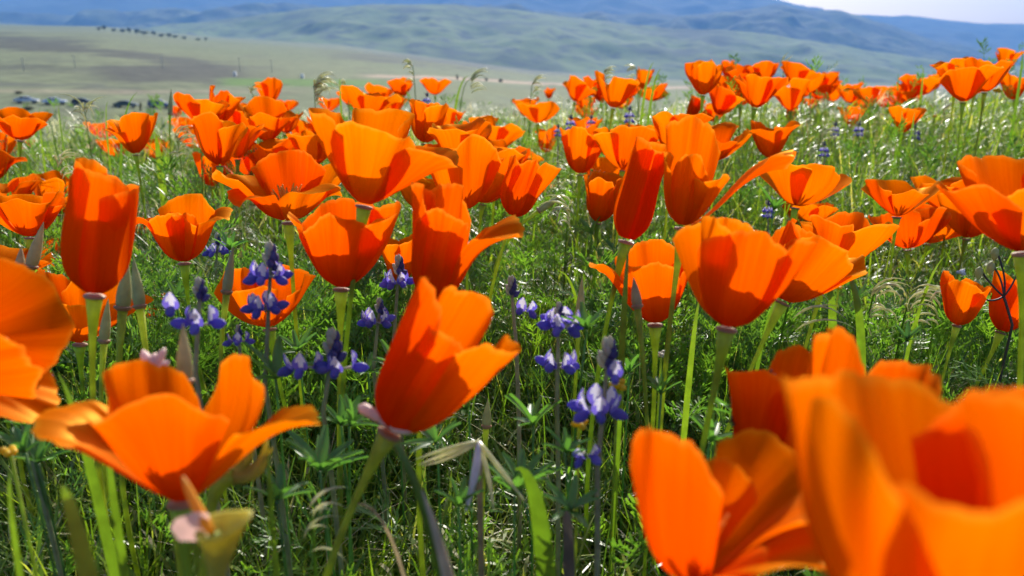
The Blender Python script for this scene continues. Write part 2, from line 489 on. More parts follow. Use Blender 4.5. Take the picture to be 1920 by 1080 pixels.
hills('hills', 2700, 4300, 6200,
      ([-500, 0, 300, 500, 1000, 1400, 1920, 2400], [60, 60, 72, 84, 130, 150, 165, 165]),
      ([-500, 0, 180, 300, 420, 520, 640, 760, 880, 1000, 1120, 1280, 1420, 1560, 1750, 2000, 2400],
       [66, 62, 57, 46, 38, 24, 12, 10, 8, 24, 38, 52, 60, 84, 112, 130, 140]),
      760, 84, 21, hill_material('green_hill', (0.085, 0.105, 0.088), (0.185, 0.235, 0.11), (0.105, 0.125, 0.105), 0.0019, (0.48, 0.66)),
      'rolling grey green foothills with shrubby hollows beyond the valley floor')
hills('spur_hills', 4600, 7000, 9000,
      ([-500, 0, 900, 1200, 1500, 1920, 2400], [40, 40, 60, 110, 140, 150, 150]),
      ([-500, 300, 700, 900, 1050, 1200, 1320, 1440, 1530, 1640, 1740, 1830, 1920, 2050, 2400],
       [40, 30, 20, 14, 12, 22, 32, 12, 20, 40, 66, 88, 104, 116, 124]),
      900, 230, 77, hill_material('blue_spur', (0.035, 0.050, 0.045), (0.12, 0.14, 0.085), (0.05, 0.06, 0.06), 0.0011),
      'scrubby spur ridge descending to the right behind the foothills')
hills('mountains', 7600, 11500, 14000,
      ([-500, 0, 1000, 2400], [40, 40, 70, 110]),
      ([-500, 0, 200, 420, 700, 1000, 1200, 1340, 1410, 1460, 1530, 1640, 1720, 1800, 1920, 2100, 2400],
       [-22, -18, -26, -20, -30, -24, -20, -10, 0, 8, 20, 33, 33, 46, 55, 62, 74]),
      1500, 260, 121, hill_material('mountain', (0.032, 0.046, 0.042), (0.052, 0.064, 0.046), (0.03, 0.036, 0.04), 0.0009),
      'long blue mountain range closing off the valley under the pale sky', nv=64)

# ------------------------------------------------------------------ air between here and the mountains
hzm = bpy.data.materials.new('haze')
hzm.use_nodes = True
hn = hzm.node_tree.nodes; hn.clear()
ho = hn.new('ShaderNodeOutputMaterial')
pv = hn.new('ShaderNodeVolumePrincipled')
pv.inputs['Color'].default_value = (0.20, 0.46, 1.0, 1)
pv.inputs['Density'].default_value = 9.5e-5
pv.inputs['Anisotropy'].default_value = 0.0
hzm.node_tree.links.new(pv.outputs[0], ho.inputs['Volume'])
lo, hi = -420.0, 1150.0
hb = np.array([(x, y, z) for z in (lo, hi) for y in (-15000, 15000) for x in (-15000, 15000)], float)
hf = [0, 2, 3, 1, 4, 5, 7, 6, 0, 1, 5, 4, 2, 6, 7, 3, 0, 4, 6, 2, 1, 3, 7, 5]
haze = link('haze', raw_mesh('haze', hb, hf, [4] * 6), hzm, smooth=False)
tag(haze, 'thin blue haze hanging over the valley', kind='stuff')


# ------------------------------------------------------------------ far trees, shrubs, sheds, poles
rng = np.random.default_rng(7)


def leaf_cloud(n, rx, ry, rz, size, seed, z0=0.0, clump=0):
    """many small leaf faces spread through a lumpy crown"""
    g = np.random.default_rng(seed)
    nc = max(5, n // 60)
    cc = g.normal(size=(nc, 3)); cc /= np.linalg.norm(cc, axis=1)[:, None]; cc *= g.uniform(0.25, 0.8, (nc, 1))
    p = cc[g.integers(0, nc, n)] + g.normal(size=(n, 3)) * 0.22
    p *= np.array((rx, ry, rz)); p[:, 2] += z0
    a = g.normal(size=(n, 3)); b = g.normal(size=(n, 3))
    a *= size / np.linalg.norm(a, axis=1)[:, None]; b *= size / np.linalg.norm(b, axis=1)[:, None]
    co = np.stack([p - a, p + b * 0.6, p + a, p - b * 0.6], 1).reshape(-1, 3)
    return co, np.arange(4 * n), np.full(n, 4)


TREE = leafy('far_tree_leaf', [(0, (0.055, 0.080, 0.050)), (1, (0.085, 0.110, 0.06))], 0.2, 0.7, 0.2, obj_random=True)
SHRUB = leafy('desert_shrub_leaf', [(0, (0.09, 0.10, 0.07)), (1, (0.13, 0.125, 0.09))], 0.2, 0.8, 0.2, obj_random=True)
BARK = paint('bark', (0.10, 0.07, 0.05), 0.9)
crown_me = [raw_mesh('crown', *leaf_cloud(420, 6, 6, 4.2, 1.1, 50 + k, 6.6)) for k in range(3)]
trunk_me = raw_mesh('trunk', *tube_arrays([(0, 0, -2), (0.1, 0, 1.5), (0.2, 0.1, 4), (0.1, 0, 6.5)], [0.6, 0.45, 0.36, 0.15], 8))


def ground_hit(px, py):
    """distance at which the line of sight through (px, py) first meets the ground"""
    Y = np.geomspace(60, 3300, 1500)
    z = hz(Y, py) + CH
    x = (px - 960) / F * (Y * math.cos(PITCH) - (z - CH) * math.sin(PITCH))
    below = z - ground_z(x, Y)
    k = np.argmax(below < 0) if (below < 0).any() else len(Y) - 1
    return np.array((x[k], Y[k], ground_z(x[k], Y[k])))


def far_tree(px, py, h_px, wide, label, group, k):
    b = ground_hit(px, py)
    s = 0.85 * h_px * b[1] / F / 10.5
    t = empty('tree', b, label, 'tree', group)
    t.scale = (s * wide * (1.25 + .25 * math.sin(k * 2.3)), s * wide * 1.3, s)
    t.rotation_euler = (0, 0, k * 1.7)
    link('crown', crown_me[k % 3], TREE, t); link('trunk', trunk_me, BARK, t)


ORD = 'first second third fourth fifth sixth seventh eighth ninth tenth eleventh twelfth thirteenth last'.split()
row = [(186, 58, 8, 1.0), (196, 58, 12, .6), (213, 60, 7, 1.4), (230, 62, 9, 1.0), (243, 63, 13, .6), (257, 64, 10, 1.0), (270, 66, 9, 1.3),
       (289, 68, 11, .7), (303, 70, 7, 1.5), (317, 71, 10, .9), (328, 72, 7, 1.6), (346, 74, 6, 1.4), (372, 77, 6, 1.3), (386, 78, 9, .7)]
for k, (x, y, h, w) in enumerate(row):
    far_tree(x, y, h, w, ('tall' if h > 9.5 else 'low' if h < 8.5 else 'middling') + ' dark tree, ' + ORD[k] + ' from the left in the straggling far row', 'trees in the far row', k)
for k, (x, y, h, w, lab) in enumerate([
        (728, 84, 20, .7, 'dark upright tree just left of the tiny white house below the hills'),
        (755, 85, 15, .8, 'smaller dark tree just right of the tiny white house below the hills'),
        (776, 97, 11, 1.6, 'broad low dark tree on the field edge right of the tiny white house'),
        (795, 98, 14, 1.0, 'dark rounded tree at the field edge above the white grass plumes'),
        (822, 101, 9, 1.4, 'small dark tree trailing right of the field edge clump'),
        (850, 105, 7, 1.5, 'last and lowest tree of the field edge clump')]):
    far_tree(x, y, h, w, lab, 'trees at the field edge below the hills', k + 1)

shrub_me = [raw_mesh('foliage', *leaf_cloud(300, 1.0, 1.0, 0.6, 0.16, 80 + k, 0.5)) for k in range(2)]
stick_me = raw_mesh('stems', *merge([tube_arrays([(0, 0, -0.3), (0.2 * math.cos(a), 0.2 * math.sin(a), 0.3), (0.6 * math.cos(a), 0.6 * math.sin(a), 0.7)], [0.05, 0.04, 0.015], 5) for a in (0, 1.3, 2.6, 3.9, 5.1)]))
for k, (x, y, w, hh, lab) in enumerate([
        (35, 176, 22, 5, 'low grey bush line behind the leftmost silver car'), (56, 207, 24, 9, 'grey bush in the grass below the leftmost car'),
        (265, 208, 8, 17, 'upright dark bush between the green car and the blue suv'), (250, 217, 15, 9, 'squat dark bush below the green car'),
        (857, 149, 7, 9, 'small dark bush at the left end of the dirt track'), (870, 151, 6, 6, 'tiny bush right of the leftmost one on the dirt track'),
        (911, 152, 9, 6, 'dark bush in the middle of the dirt track'), (940, 154, 11, 7, 'last dark bush on the right along the dirt track')]):
    b = ground_hit(x, y)
    t = empty('desert_shrub', b, lab, 'bush', 'bushes on the valley floor')
    s = b[1] / F
    t.scale = (w * s / 2.2, w * s / 2.2, hh * s / 1.25)
    t.rotation_euler = (0, 0, k * 2.1)
    link('foliage', shrub_me[k % 2], SHRUB, t); link('stem', stick_me, BARK, t)

WHITE = paint('white_paint', (0.78, 0.78, 0.76), 0.6, scale=0.8, noise=0.05)
GREYROOF = paint('shed_roof', (0.45, 0.45, 0.46), 0.5)
DARKDOOR = paint('shed_door', (0.10, 0.10, 0.12), 0.6)


def box(x0, x1, y0, y1, z0, z1):
    co = np.array([(x, y, z) for z in (z0, z1) for y in (y0, y1) for x in (x0, x1)], float)
    return co, np.array(hf), np.full(6, 4)


def shed(px, py, w_px, h_px, label, name):
    b = ground_hit(px, py); s = b[1] / F
    w, h = w_px * s, h_px * s
    t = empty(name, b, label, 'building')
    link('wall', raw_mesh('wall', *box(-w / 2, w / 2, -w / 2, w / 2, -0.5, h * .72)), WHITE, t, smooth=False)
    r = np.array([(-w * .56, -w * .56, h * .723), (w * .56, -w * .56, h * .723), (w * .56, w * .56, h * .723), (-w * .56, w * .56, h * .723), (-w * .56, 0, h), (w * .56, 0, h)])
    link('roof', raw_mesh('roof', r, [0, 1, 5, 4, 2, 3, 4, 5, 0, 4, 3, 1, 2, 5, 3, 2, 1, 0], [4, 4, 3, 3, 4]), WHITE, t, smooth=False)
    link('door', raw_mesh('door', *box(-w * .14, w * .14, -w * .5 - 0.06, -w * .5 - 0.01, 0, h * .5)), DARKDOOR, t, smooth=False)


shed(441, 143, 4.5, 8, 'tiny bright white shed at the left end of the green crop field', 'shed')
shed(567, 147, 4.5, 8, 'tiny bright white shed beyond the middle of the green crop field', 'shed')
shed(738, 82, 7, 7, 'tiny white house between two dark trees below the hills', 'house')

POLE = paint('pole_wood', (0.32, 0.31, 0.29), 0.9)
for k, (x, y, h, lab) in enumerate([(45, 134, 24, 'leftmost faint utility pole on the valley floor'), (141, 128, 22, 'second faint utility pole from the left over the grey brush'),
                                    (450, 134, 24, 'faint utility pole rising above the left white shed'), (510, 136, 22, 'faint utility pole between the two white sheds'),
                                    (305, 128, 20, 'faint utility pole standing in the darkest grey brush')]):
    b = ground_hit(x, y); s = h * b[1] / F
    t = empty('utility_pole', b, lab, 'utility pole', 'utility poles crossing the valley')
    link('post', raw_mesh('post', *tube_arrays([(0, 0, -1), (0, 0, s * .5), (0, 0, s)], [.14, .12, .10], 8)), POLE, t)
    link('crossarm', raw_mesh('crossarm', *box(-.8, .8, -.19, -.125, s * .92, s * .92 + .1)), POLE, t, smooth=False)


# ------------------------------------------------------------------ parked cars
GLASS = paint('car_glass', (0.02, 0.025, 0.03), 0.06, noise=0.02)
TYRE = paint('car_tyre', (0.02, 0.02, 0.02), 0.85)
RIM = paint('car_rim', (0.45, 0.45, 0.46), 0.3, 0.9)
LAMP = paint('car_headlight', (0.75, 0.76, 0.78), 0.1, noise=0.03)
TAIL = paint('car_tail_light', (0.35, 0.01, 0.01), 0.2, noise=0.03)
PROF = {  # lower body outline and greenhouse outline seen from the side, nose to +x
    'sedan': ([(-2.3, .35), (-2.33, .72), (-2.2, .98), (-1.5, 1.02), (.95, .98), (1.9, .86), (2.25, .68), (2.3, .38)], [(-1.85, 1.0), (-1.05, 1.40), (.05, 1.44), (.5, 1.34), (1.25, .95)]),
    'hatch': ([(-2.0, .35), (-2.05, .75), (-1.95, 1.0), (-1.2, 1.04), (.95, 1.0), (1.7, .86), (2.0, .68), (2.05, .38)], [(-1.95, 1.0), (-1.6, 1.42), (-.1, 1.52), (.4, 1.42), (1.2, .97)]),
    'suv': ([(-2.25, .45), (-2.3, .9), (-2.25, 1.15), (-1.5, 1.18), (1.0, 1.14), (2.0, 1.02), (2.25, .85), (2.28, .45)], [(-2.2, 1.15), (-2.0, 1.78), (.1, 1.82), (.5, 1.72), (1.25, 1.12)])}


def prism(prof, half, inset, zc):
    """side outline swept across the car, the sides leaning in by inset above zc"""
    n = len(prof); co = []
    top = max(p[1] for p in prof)
    for s in (-1, -0.9, 0.9, 1):
        for x, z in prof:
            k = inset * max(0, (z - zc)) / max(.01, top - zc)
            xx = x * (0.985 if abs(s) == 1 else 1)
            co.append((xx, s * (half - k), z))
    fl = []; sz = []
    for r in range(3):
        for j in range(n):
            fl += [r * n + j, r * n + (j + 1) % n, (r + 1) * n + (j + 1) % n, (r + 1) * n + j]; sz.append(4)
    fl += list(range(n))[::-1] + [3 * n + j for j in range(n)]; sz += [n, n]
    return np.array(co), np.array(fl), np.array(sz)


def car(px, py, kind, heading, colour, label, scale=1.0):
    b = ground_hit(px, py)
    t = empty('parked_car', b, label, 'car', 'cars parked on the valley floor')
    t.rotation_euler = (0, 0, R(heading)); t.scale = (scale,) * 3
    pm = paint('car_paint', colour, 0.28, 0.25, 0.04, 1.0, coat=0.6)
    low, top = PROF[kind]
    link('body', raw_mesh('body', *prism(low, .9, .06, .7)), pm, t, smooth=False)
    link('roof', raw_mesh('roof', *prism(top, .84, .2, 1.0)), pm, t, smooth=False)
    zc = max(p[1] for p in top); zb = min(p[1] for p in top)

    def pane(pts, name):
        p = np.array(pts, float)
        link(name, raw_mesh(name, p, list(range(len(p))), [len(p)]), GLASS, t, smooth=False)

    def side_y(z, s): return s * (.84 - .2 * max(0, (z - 1.0)) / (zc - 1.0) + .012)
    xa, xr, xw0, xw1 = top[0][0] + .35, top[1][0] + .12, top[-2][0], top[-1][0]
    for s in (-1, 1):
        zt = zc - .12; zl = zb + .06
        pane([(xa, side_y(zl, s), zl), (-.35, side_y(zl, s), zl), (-.35, side_y(zt, s), zt), (xr, side_y(zt, s), zt)], 'window')
        pane([(-.25, side_y(zl, s), zl), (xw1 - .3, side_y(zl, s), zl), (xw0 - .12, side_y(zt, s), zt), (-.25, side_y(zt, s), zt)], 'window')
    a, c = np.array(top[-1]), np.array(top[-2])
    nrm = np.array((a[1] - c[1], -(a[0] - c[0]))); nrm = -nrm / np.linalg.norm(nrm) * .015
    pane([(a[0] - .06 + nrm[0], -.74, a[1] + .05 + nrm[1]), (a[0] - .06 + nrm[0], .74, a[1] + .05 + nrm[1]), (c[0] + nrm[0], .64, c[1] + nrm[1]), (c[0] + nrm[0], -.64, c[1] + nrm[1])], 'windscreen')
    a, c = np.array(top[0]), np.array(top[1])
    pane([(a[0] + .02, -.72, a[1] + .07), (a[0] + .02, .72, a[1] + .07), (c[0] - .05, .62, c[1] - .06), (c[0] - .05, -.62, c[1] - .06)], 'rear_window')
    for wx in (-1.38, 1.38):
        for s in (-1, 1):
            w = link('wheel', raw_mesh('wheel', *tube_arrays([(wx, s * .70, .33), (wx, s * .80, .33), (wx, s * .915, .33)], .33, 16)), TYRE, t, smooth=False)
            link('rim', raw_mesh('rim', *tube_arrays([(wx, s * .90, .33), (wx, s * .91, .33), (wx, s * .93, .33)], .2, 12)), RIM, w, smooth=False)
    fx = low[-2][0]; bx = low[1][0]
    for s in (-.62, .62):
        link('headlight', raw_mesh('headlight', *box(fx - .12, fx + .012, s - .2, s + .2, low[-2][1] - .04, low[-2][1] + .12)), LAMP, t, smooth=False)
        link('tail_light', raw_mesh('tail_light', *box(bx - .02, bx + .1, s - .18, s + .18, low[1][1] - .02, low[1][1] + .14)), TAIL, t, smooth=False)
    link('bumper', raw_mesh('bumper', *box(fx - .05, fx + .09, -.8, .8, .34, .52)), pm, t, smooth=False)


car(51, 194, 'sedan', 18, (0.58, 0.59, 0.61), 'silver sedan at the left end of the parked row')
car(104, 196, 'sedan', 18, (0.80, 0.80, 0.82), 'pale silver white sedan, second from the left end of the row')
car(156, 198, 'hatch', 20, (0.035, 0.037, 0.045), 'black hatchback with glinting windscreen in the middle of the row')
car(237, 202, 'sedan', 16, (0.06, 0.085, 0.06), 'dark green sedan with glinting bonnet right of the black hatchback')
car(300, 203, 'suv', 8, (0.10, 0.13, 0.22), 'boxy blue grey suv at the right end of the parked row')


# ------------------------------------------------------------------ poppies
SN = np.array((0, 0.3, 0.65, 1.0))


def petal_arrays(az, L, th, hw, seed, nu, nv, ruf=0.05, edge=0.16, spiral=0.0, r0=0.075, rs=1.0, wmax=1.35, fold=0.0):
    g = np.random.default_rng(seed)
    ss = np.linspace(0, 1, 60)
    k = np.interp(ss, SN, th)
    k = np.convolve(np.pad(k, 7, mode='edge'), np.ones(15) / 15, 'valid')
    k = np.radians(k)
    Rr = r0 + np.concatenate([[0], np.cumsum(np.sin(k)[:-1])]) / 59
    Zz = np.concatenate([[0], np.cumsum(np.cos(k)[:-1])]) / 59
    u = np.linspace(-1, 1, nu)[None, :]; v = np.linspace(0, 1, nv)[:, None]
    ph = g.uniform(0, 6.28, 8)
    rim = 1 - edge * np.abs(u) ** 2.4 + 0.018 * np.sin(u * 5 + ph[0]) + 0.014 * np.sin(u * 11 + ph[1]) + 0.008 * np.sin(u * 27 + ph[5]) + 0.005 * np.sin(u * 53 + ph[7])
    if spiral > .09: rim = 1 - edge * np.abs(u) ** 2.4 + .012 * np.sin(u * 3 + ph[0]) + .004 * np.sin(u * 17 + ph[1])
    rim = rim * (1 + g.normal() * .045 * u)
    if fold == 0.0 and spiral < .09: fold = g.normal() * .09
    s = np.clip(v * rim, 0, 1)
    r = np.interp(s, ss, Rr) * rs; z = np.interp(s, ss, Zz); t = np.interp(s, ss, k)
    hwe = np.minimum(np.radians(hw) * (0.9 + 0.1 * s), wmax / 2 / np.maximum(r, 0.05))
    phi = u * hwe
    # soft folds that grow towards the rim
    off = ruf * s ** 1.6 * (0.9 * np.sin(u * 2.6 + ph[2] + s) + 0.55 * np.sin(u * 6.5 + ph[3] - 2 * s) + 0.13 * np.sin(u * 13 + ph[4]) * s)
    off = off + fold * np.abs(u) ** 3 * s ** 1.2
    off = off + 0.0025 * np.sin(u * 22 + ph[6]) * s
    rr_ = r * (1 + spiral * u) + off * np.cos(t)
    zz_ = z - off * np.sin(t)
    a = math.radians(az) + phi
    co = np.stack([rr_ * np.cos(a), rr_ * np.sin(a), np.broadcast_to(zz_, a.shape)], -1).reshape(-1, 3) * L
    f = grid_faces(nv, nu)
    uv = np.stack([np.broadcast_to((u + 1) / 2, a.shape), np.broadcast_to(v, a.shape)], -1).reshape(-1, 2)
    return co, f.ravel(), np.full(len(f), 4), uv


TYPES = {  # four angles from the flower's axis along a petal, half width of a petal, folds, edge rounding
    'tulip': ((66, 14, 8, 14), 60, .07, .24),
    'goblet': ((58, 26, 20, 26), 60, .08, .24),
    'bell': ((62, 30, 28, 52), 60, .09, .24),
    'bowl': ((76, 46, 34, 26), 60, .09, .18),
    'saucer': ((78, 58, 55, 62), 56, .09, .2),
    'ruffle': ((70, 40, 30, 40), 62, .13, .14),
    'scroll': ((64, 6, 0, 2), 108, .02, .12),
    'reflex': ((60, 16, 36, 105), 52, .07, .2),
}
poppy_n = 0


def rot_axis(roll, pitch):
    return Matrix.Rotation(R(roll), 3, 'Y') @ Matrix.Rotation(R(-pitch), 3, 'X')


def stem_pts(top, axis, lean, n=12, gz_=None):
    gx_, gy_ = top[0] + lean[0], top[1] + lean[1]
    g = np.array((gx_, gy_, float(ground_z(gx_, gy_)) - 0.005))
    h = top[2] - g[2]
    mid = top - np.asarray(axis) * h * 0.45
    return bez(g, mid, top, n), g


def poppy(bx, by, L, typ, roll=0, pitch=0, yaw=45, label='', pets=None, d=None, lean=None, ruf=None, real=0.042, group=None, stem=True):
    global poppy_n
    poppy_n += 1
    g = np.random.default_rng(1000 + poppy_n)
    if d is None: d = real * F / L
    d = min(d, 2.75)
    Lm = L * d / F
    base = at(bx, by, d)
    pitch += 4      # the flowers lean a little to the sun
    M = np.array(rot_axis(roll, pitch))
    axis = M @ np.array((0, 0, 1.0))
    if lean is None: lean = (g.normal() * 0.012 - axis[0] * 0.05, g.normal() * 0.012 + abs(g.normal()) * 0.012)
    sp, gp = stem_pts(base - axis * Lm * 0.04, axis, lean, 24)
    root = empty('poppy', gp, label, 'poppy', group or 'orange poppies in the field')
    th, hw, rf, edge = TYPES[typ]
    if ruf is not None: rf = ruf
    near = L > 140
    nu, nv = (44, 30) if near else ((20, 15) if L > 60 else (13, 10))
    if pets is None:
        pets = []
        for k in range(4):
            j = g.normal(size=4) * np.array((3, 7, 10, 22)) * (0.35 if typ == 'scroll' else 1)
            pets.append((yaw + 90 * k + g.normal() * 5, 1 + g.normal() * 0.08, *(np.array(th) + j), hw * (1 + g.normal() * 0.06)))
    for k, p in enumerate(pets):
        az, lr, a, b, c_, e, h_ = p[:7]
        kw = p[7] if len(p) > 7 else {}
        co, f, sz, uv = petal_arrays(az, Lm * lr, (a, b, c_, e), h_, 5000 + poppy_n * 11 + k, nu, nv, **dict(
            dict(ruf=rf, edge=edge, spiral=(0.10 if typ == 'scroll' else 0.03), rs=(0.95 if k % 2 else 1.0)), **kw))
        co = co @ M.T + base - gp
        link('petal', raw_mesh('petal', co, f, sz, uv=uv), PETAL, root)
    # funnel under the petals, collar, stem
    sw = min(0.0012, 0.0012 * Lm / 0.042)
    if stem:
        t = np.linspace(0, 1, len(sp))
        fun = np.clip((t - 0.86) / 0.14, 0, 1) ** 2.2 * 2.2 + 1
        st = link('stem', raw_mesh('stem', *tube_arrays(sp - gp, sw * (1.12 - 0.2 * t) * fun, 8 if L > 60 else 5)), STEM, root)
        if L > 45:
            c0 = base - axis * Lm * 0.05
            rad = sw * 2.9
            ring = tube_arrays([c0 - axis * 0.0006 - gp, c0 - gp, c0 + axis * 0.0007 - gp, c0 + axis * 0.0009 - gp], [rad * .75, rad * 1.18, rad * 1.12, rad * .5], 14)
            link('collar', raw_mesh('collar', *ring), COLLAR, st)
    if L > 75 and typ != 'scroll':
        parts = []
        for k in range(16 if near else 9):
            a = k * 2.4; tl = 0.40 + 0.09 * math.sin(k * 3.1); sp_ = 0.05 + 0.010 * (k % 7)
            p0 = np.array((0.03 * math.cos(a), 0.03 * math.sin(a), 0.03)); p2 = np.array((sp_ * 1.9 * math.cos(a), sp_ * 1.9 * math.sin(a), tl))
            co, f, sz = tube_arrays(bez(p0, (p0 + p2) / 2 * np.array((.7, .7, 1)), p2, 5), [.008, .009, .016, .02, .008], 5)
            parts.append((co, f, sz))
        co, f, sz = merge(parts)
        link('stamens', raw_mesh('stamens', (co * Lm) @ M.T + base - gp, f, sz), STAMEN, root)
    return root


# --- the large flowers, petal by petal: (azimuth, length, four bend angles, half width)
poppy(178, 545, 250, 'scroll', 10, 0, 20, 'tall furled poppy like an orange tube on the left, broad oblique top', real=.052,
      pets=[(258, .98, 62, 0, -6, -8, 96), (190, 1.04, 62, 2, -10, -6, 84), (14, .88, 62, 4, 2, 0, 84), (100, .92, 62, 0, -4, -2, 92)])
poppy(1176, 446, 190, 'scroll', 14, 0, 20, 'narrow furled poppy standing like a rolled tube right of centre', real=.05,
      pets=[(268, .92, 46, -4, -2, 4, 96), (180, 1.0, 46, -4, -2, 0, 90), (80, 1.0, 46, -4, 0, 4, 96), (0, .92, 46, -3, 0, 8, 88)])
poppy(684, 380, 190, 'bell', 12, 0, 45, 'large trumpet poppy in the upper middle, its right petal swept outward', real=.046,
      pets=[(272, .94, 60, 32, 22, 26, 64), (182, .98, 60, 36, 26, 6, 60), (92, 1.08, 60, 28, 14, 12, 66), (356, 1.02, 60, 46, 40, 62, 58)])
poppy(541, 412, 150, 'saucer', 0, -2, 45, 'wide flattened poppy with drooping side petals left of the large trumpet poppy', real=.044,
      pets=[(182, .98, 80, 40, 50, 66, 50), (95, 1.02, 70, 34, 26, 20, 50), (30, .98, 74, 46, 36, 30, 50), (228, .86, 84, 30, 60, 132, 44), (318, .88, 84, 28, 56, 122, 48)])
poppy(640, 536, 175, 'goblet', 4, 0, 45, 'deep cup poppy with a curled rim, one thin petal tip poking out left', real=.044,
      pets=[(272, .90, 64, 22, 14, 30, 66), (186, .92, 62, 24, 20, 74, 38), (95, 1.0, 62, 24, 12, 0, 62), (2, 1.12, 62, 32, 24, 4, 58)])
poppy(812, 560, 226, 'tulip', 10, 0, 45, 'dark red shaded tall poppy in the centre with a rolled lip', real=.05,
      pets=[(258, .80, 60, 4, 0, 36, 72), (180, .98, 60, 2, 0, 2, 62), (85, 1.0, 60, 2, 0, 0, 66), (350, .98, 60, 6, 44, 88, 46, {'ruf': .08})])
poppy(736, 802, 305, 'tulip', 30, 0, 45, 'big half closed poppy leaning right in the middle foreground with pink collar', real=.05,
      pets=[(258, .80, 58, 6, 2, -4, 74), (195, 1.0, 58, 4, 0, 0, 66), (92, 1.0, 58, 4, 0, -4, 72), (338, .96, 58, 20, 8, 10, 54)])
poppy(341, 932, 300, 'bell', 0, 3, 45, 'wide open poppy in the lower left with wing like side petals', real=.042,
      pets=[(268, .88, 50, 30, 20, 48, 68), (186, .96, 50, 42, 44, 92, 36, {'ruf': .03}), (140, .96, 58, 40, 22, 4, 52, {'edge': .42}), (46, .98, 58, 40, 22, 4, 46, {'edge': .42}), (354, 1.0, 58, 44, 50, 86, 34, {'ruf': .05})])
poppy(1281, 421, 190, 'bell', 6, 0, 45, 'large poppy with a dark red folded front petal and a long right wing', real=.046,
      pets=[(250, .76, 64, 20, 0, -10, 44), (182, .76, 64, 20, 6, 2, 46), (80, 1.14, 60, 20, 8, 10, 50), (352, 1.24, 60, 32, 44, 74, 40), (305, .66, 64, 30, 26, 40, 46)])
poppy(1364, 609, 218, 'goblet', 8, 0, 45, 'bright cup shaped poppy right of centre on a clear green stem', real=.042,
      pets=[(256, .96, 70, 16, 4, -2, 64), (182, 1.0, 70, 14, 2, -4, 56), (92, .98, 66, 22, 10, 6, 64), (344, .98, 66, 30, 16, 10, 56)])
poppy(1470, 562, 160, 'goblet', 24, 0, 45, 'open poppy overlapping the right side of the bright cup poppy', real=.042,
      pets=[(265, .95, 66, 26, 16, 14, 60), (178, 1.0, 66, 22, 12, 0, 56), (85, 1.0, 66, 28, 18, 14, 60), (0, 1.0, 66, 34, 28, 50, 50)])
poppy(1546, 526, 130, 'goblet', 14, 4, 45, 'smaller poppy with pointed petals just behind the cup poppy pair', real=.042)
poppy(1917, 468, 205, 'bell', -8, 0, 45, 'large poppy cut by the right edge, rounded left petal spread wide', real=.044,
      pets=[(185, .98, 64, 40, 32, 34, 56), (268, .84, 64, 34, 24, 20, 60), (95, 1.02, 64, 32, 24, 20, 60), (5, 1.0, 64, 34, 24, 20, 56)])
poppy(1300, 1080, 290, 'tulip', -2, 0, 45, 'blurred poppy at the bottom right of centre with one tall upright petal', real=.035,
      pets=[(222, 1.2, 62, 12, 2, 6, 62, {'edge': .34, 'ruf': .06}), (292, .62, 66, 50, 60, 70, 40), (332, 1.08, 60, 52, 66, 86, 46, {'ruf': .10}), (18, 1.1, 60, 46, 58, 76, 48, {'ruf': .11}), (75, .8, 60, 36, 40, 50, 48, {'ruf': .08})])
poppy(1560, 1000, 385, 'bell', 6, 2, 45, 'poppy with a tall pointed petal behind the blurred flower in the lower right corner', d=.21,
      pets=[(242, .60, 54, 16, 4, 6, 46), (188, .72, 54, 10, 6, 10, 50), (110, 1.02, 54, 6, 0, 2, 56), (20, .94, 54, 18, 10, 12, 54)])
poppy(1800, 1262, 600, 'bowl', 0, 18, 45, 'huge out of focus poppy filling the lower right corner', real=.044,
      pets=[(272, .80, 72, 40, 16, 22, 84, {'ruf': .07, 'rs': 1.12, 'edge': .1}), (192, 1.0, 72, 36, 4, -22, 50, {'ruf': .10, 'edge': .5, 'rs': 1.0}), (96, 1.12, 72, 36, 6, 4, 62, {'ruf': .12, 'rs': .95}), (300, .96, 72, 10, -10, -10, 40, {'ruf': .10, 'edge': .5, 'rs': .8}), (20, 1.05, 72, 36, 8, 0, 56, {'ruf': .10})])
poppy(-140, 660, 300, 'tulip', 78, -10, 45, 'bright yellow orange petal of a near poppy cut off by the left edge', real=.046,
      pets=[(285, 1.0, 50, 14, 6, 4, 58), (180, .7, 60, 60, 70, 90, 40), (90, .8, 60, 40, 50, 60, 50), (10, .8, 60, 40, 40, 50, 46)])
poppy(345, 489, 130, 'reflex', 0, 0, 45, 'poppy with folded back rim petals right of the furled tube on the left', real=.042,
      pets=[(265, .80, 72, 12, 6, 8, 58), (172, .98, 72, 26, 14, 150, 50), (85, 1.06, 72, 20, 8, 20, 62), (8, 1.05, 72, 24, 14, 140, 48), (300, .8, 72, 14, 6, 4, 46)])
poppy(1228, 603, 165, 'goblet', -3, 0, 45, 'ruffled red orange poppy behind the stem of the narrow furled poppy', real=.044,
      pets=[(262, .84, 66, 22, 8, 16, 62), (182, 1.0, 62, 32, 34, 84, 44), (88, 1.0, 66, 26, 16, 6, 60), (0, .92, 66, 30, 16, 10, 56)])
poppy(1682, 404, 92, 'saucer', 2, 0, 45, 'shallow saucer shaped poppy on a long bare stem at right', real=.042,
      pets=[(270, .8, 66, 44, 48, 60, 58), (180, 1.0, 66, 50, 42, 24, 52), (90, 1.0, 66, 50, 46, 46, 58), (0, 1.05, 66, 50, 50, 52, 52)])
poppy(505, 612, 140, 'bowl', -6, 4, 45, 'golden poppy spread open behind the two tiered blue lupine', real=.042,
      pets=[(262, .75, 74, 42, 22, 10, 56), (150, .98, 70, 40, 16, 0, 44), (90, .95, 70, 40, 26, 20, 54), (5, .9, 70, 52, 40, 40, 52)])
poppy(748, 527, 98, 'goblet', 4, 0, 45, 'shaded poppy tucked between the deep cup poppy and the dark central one', real=.042)
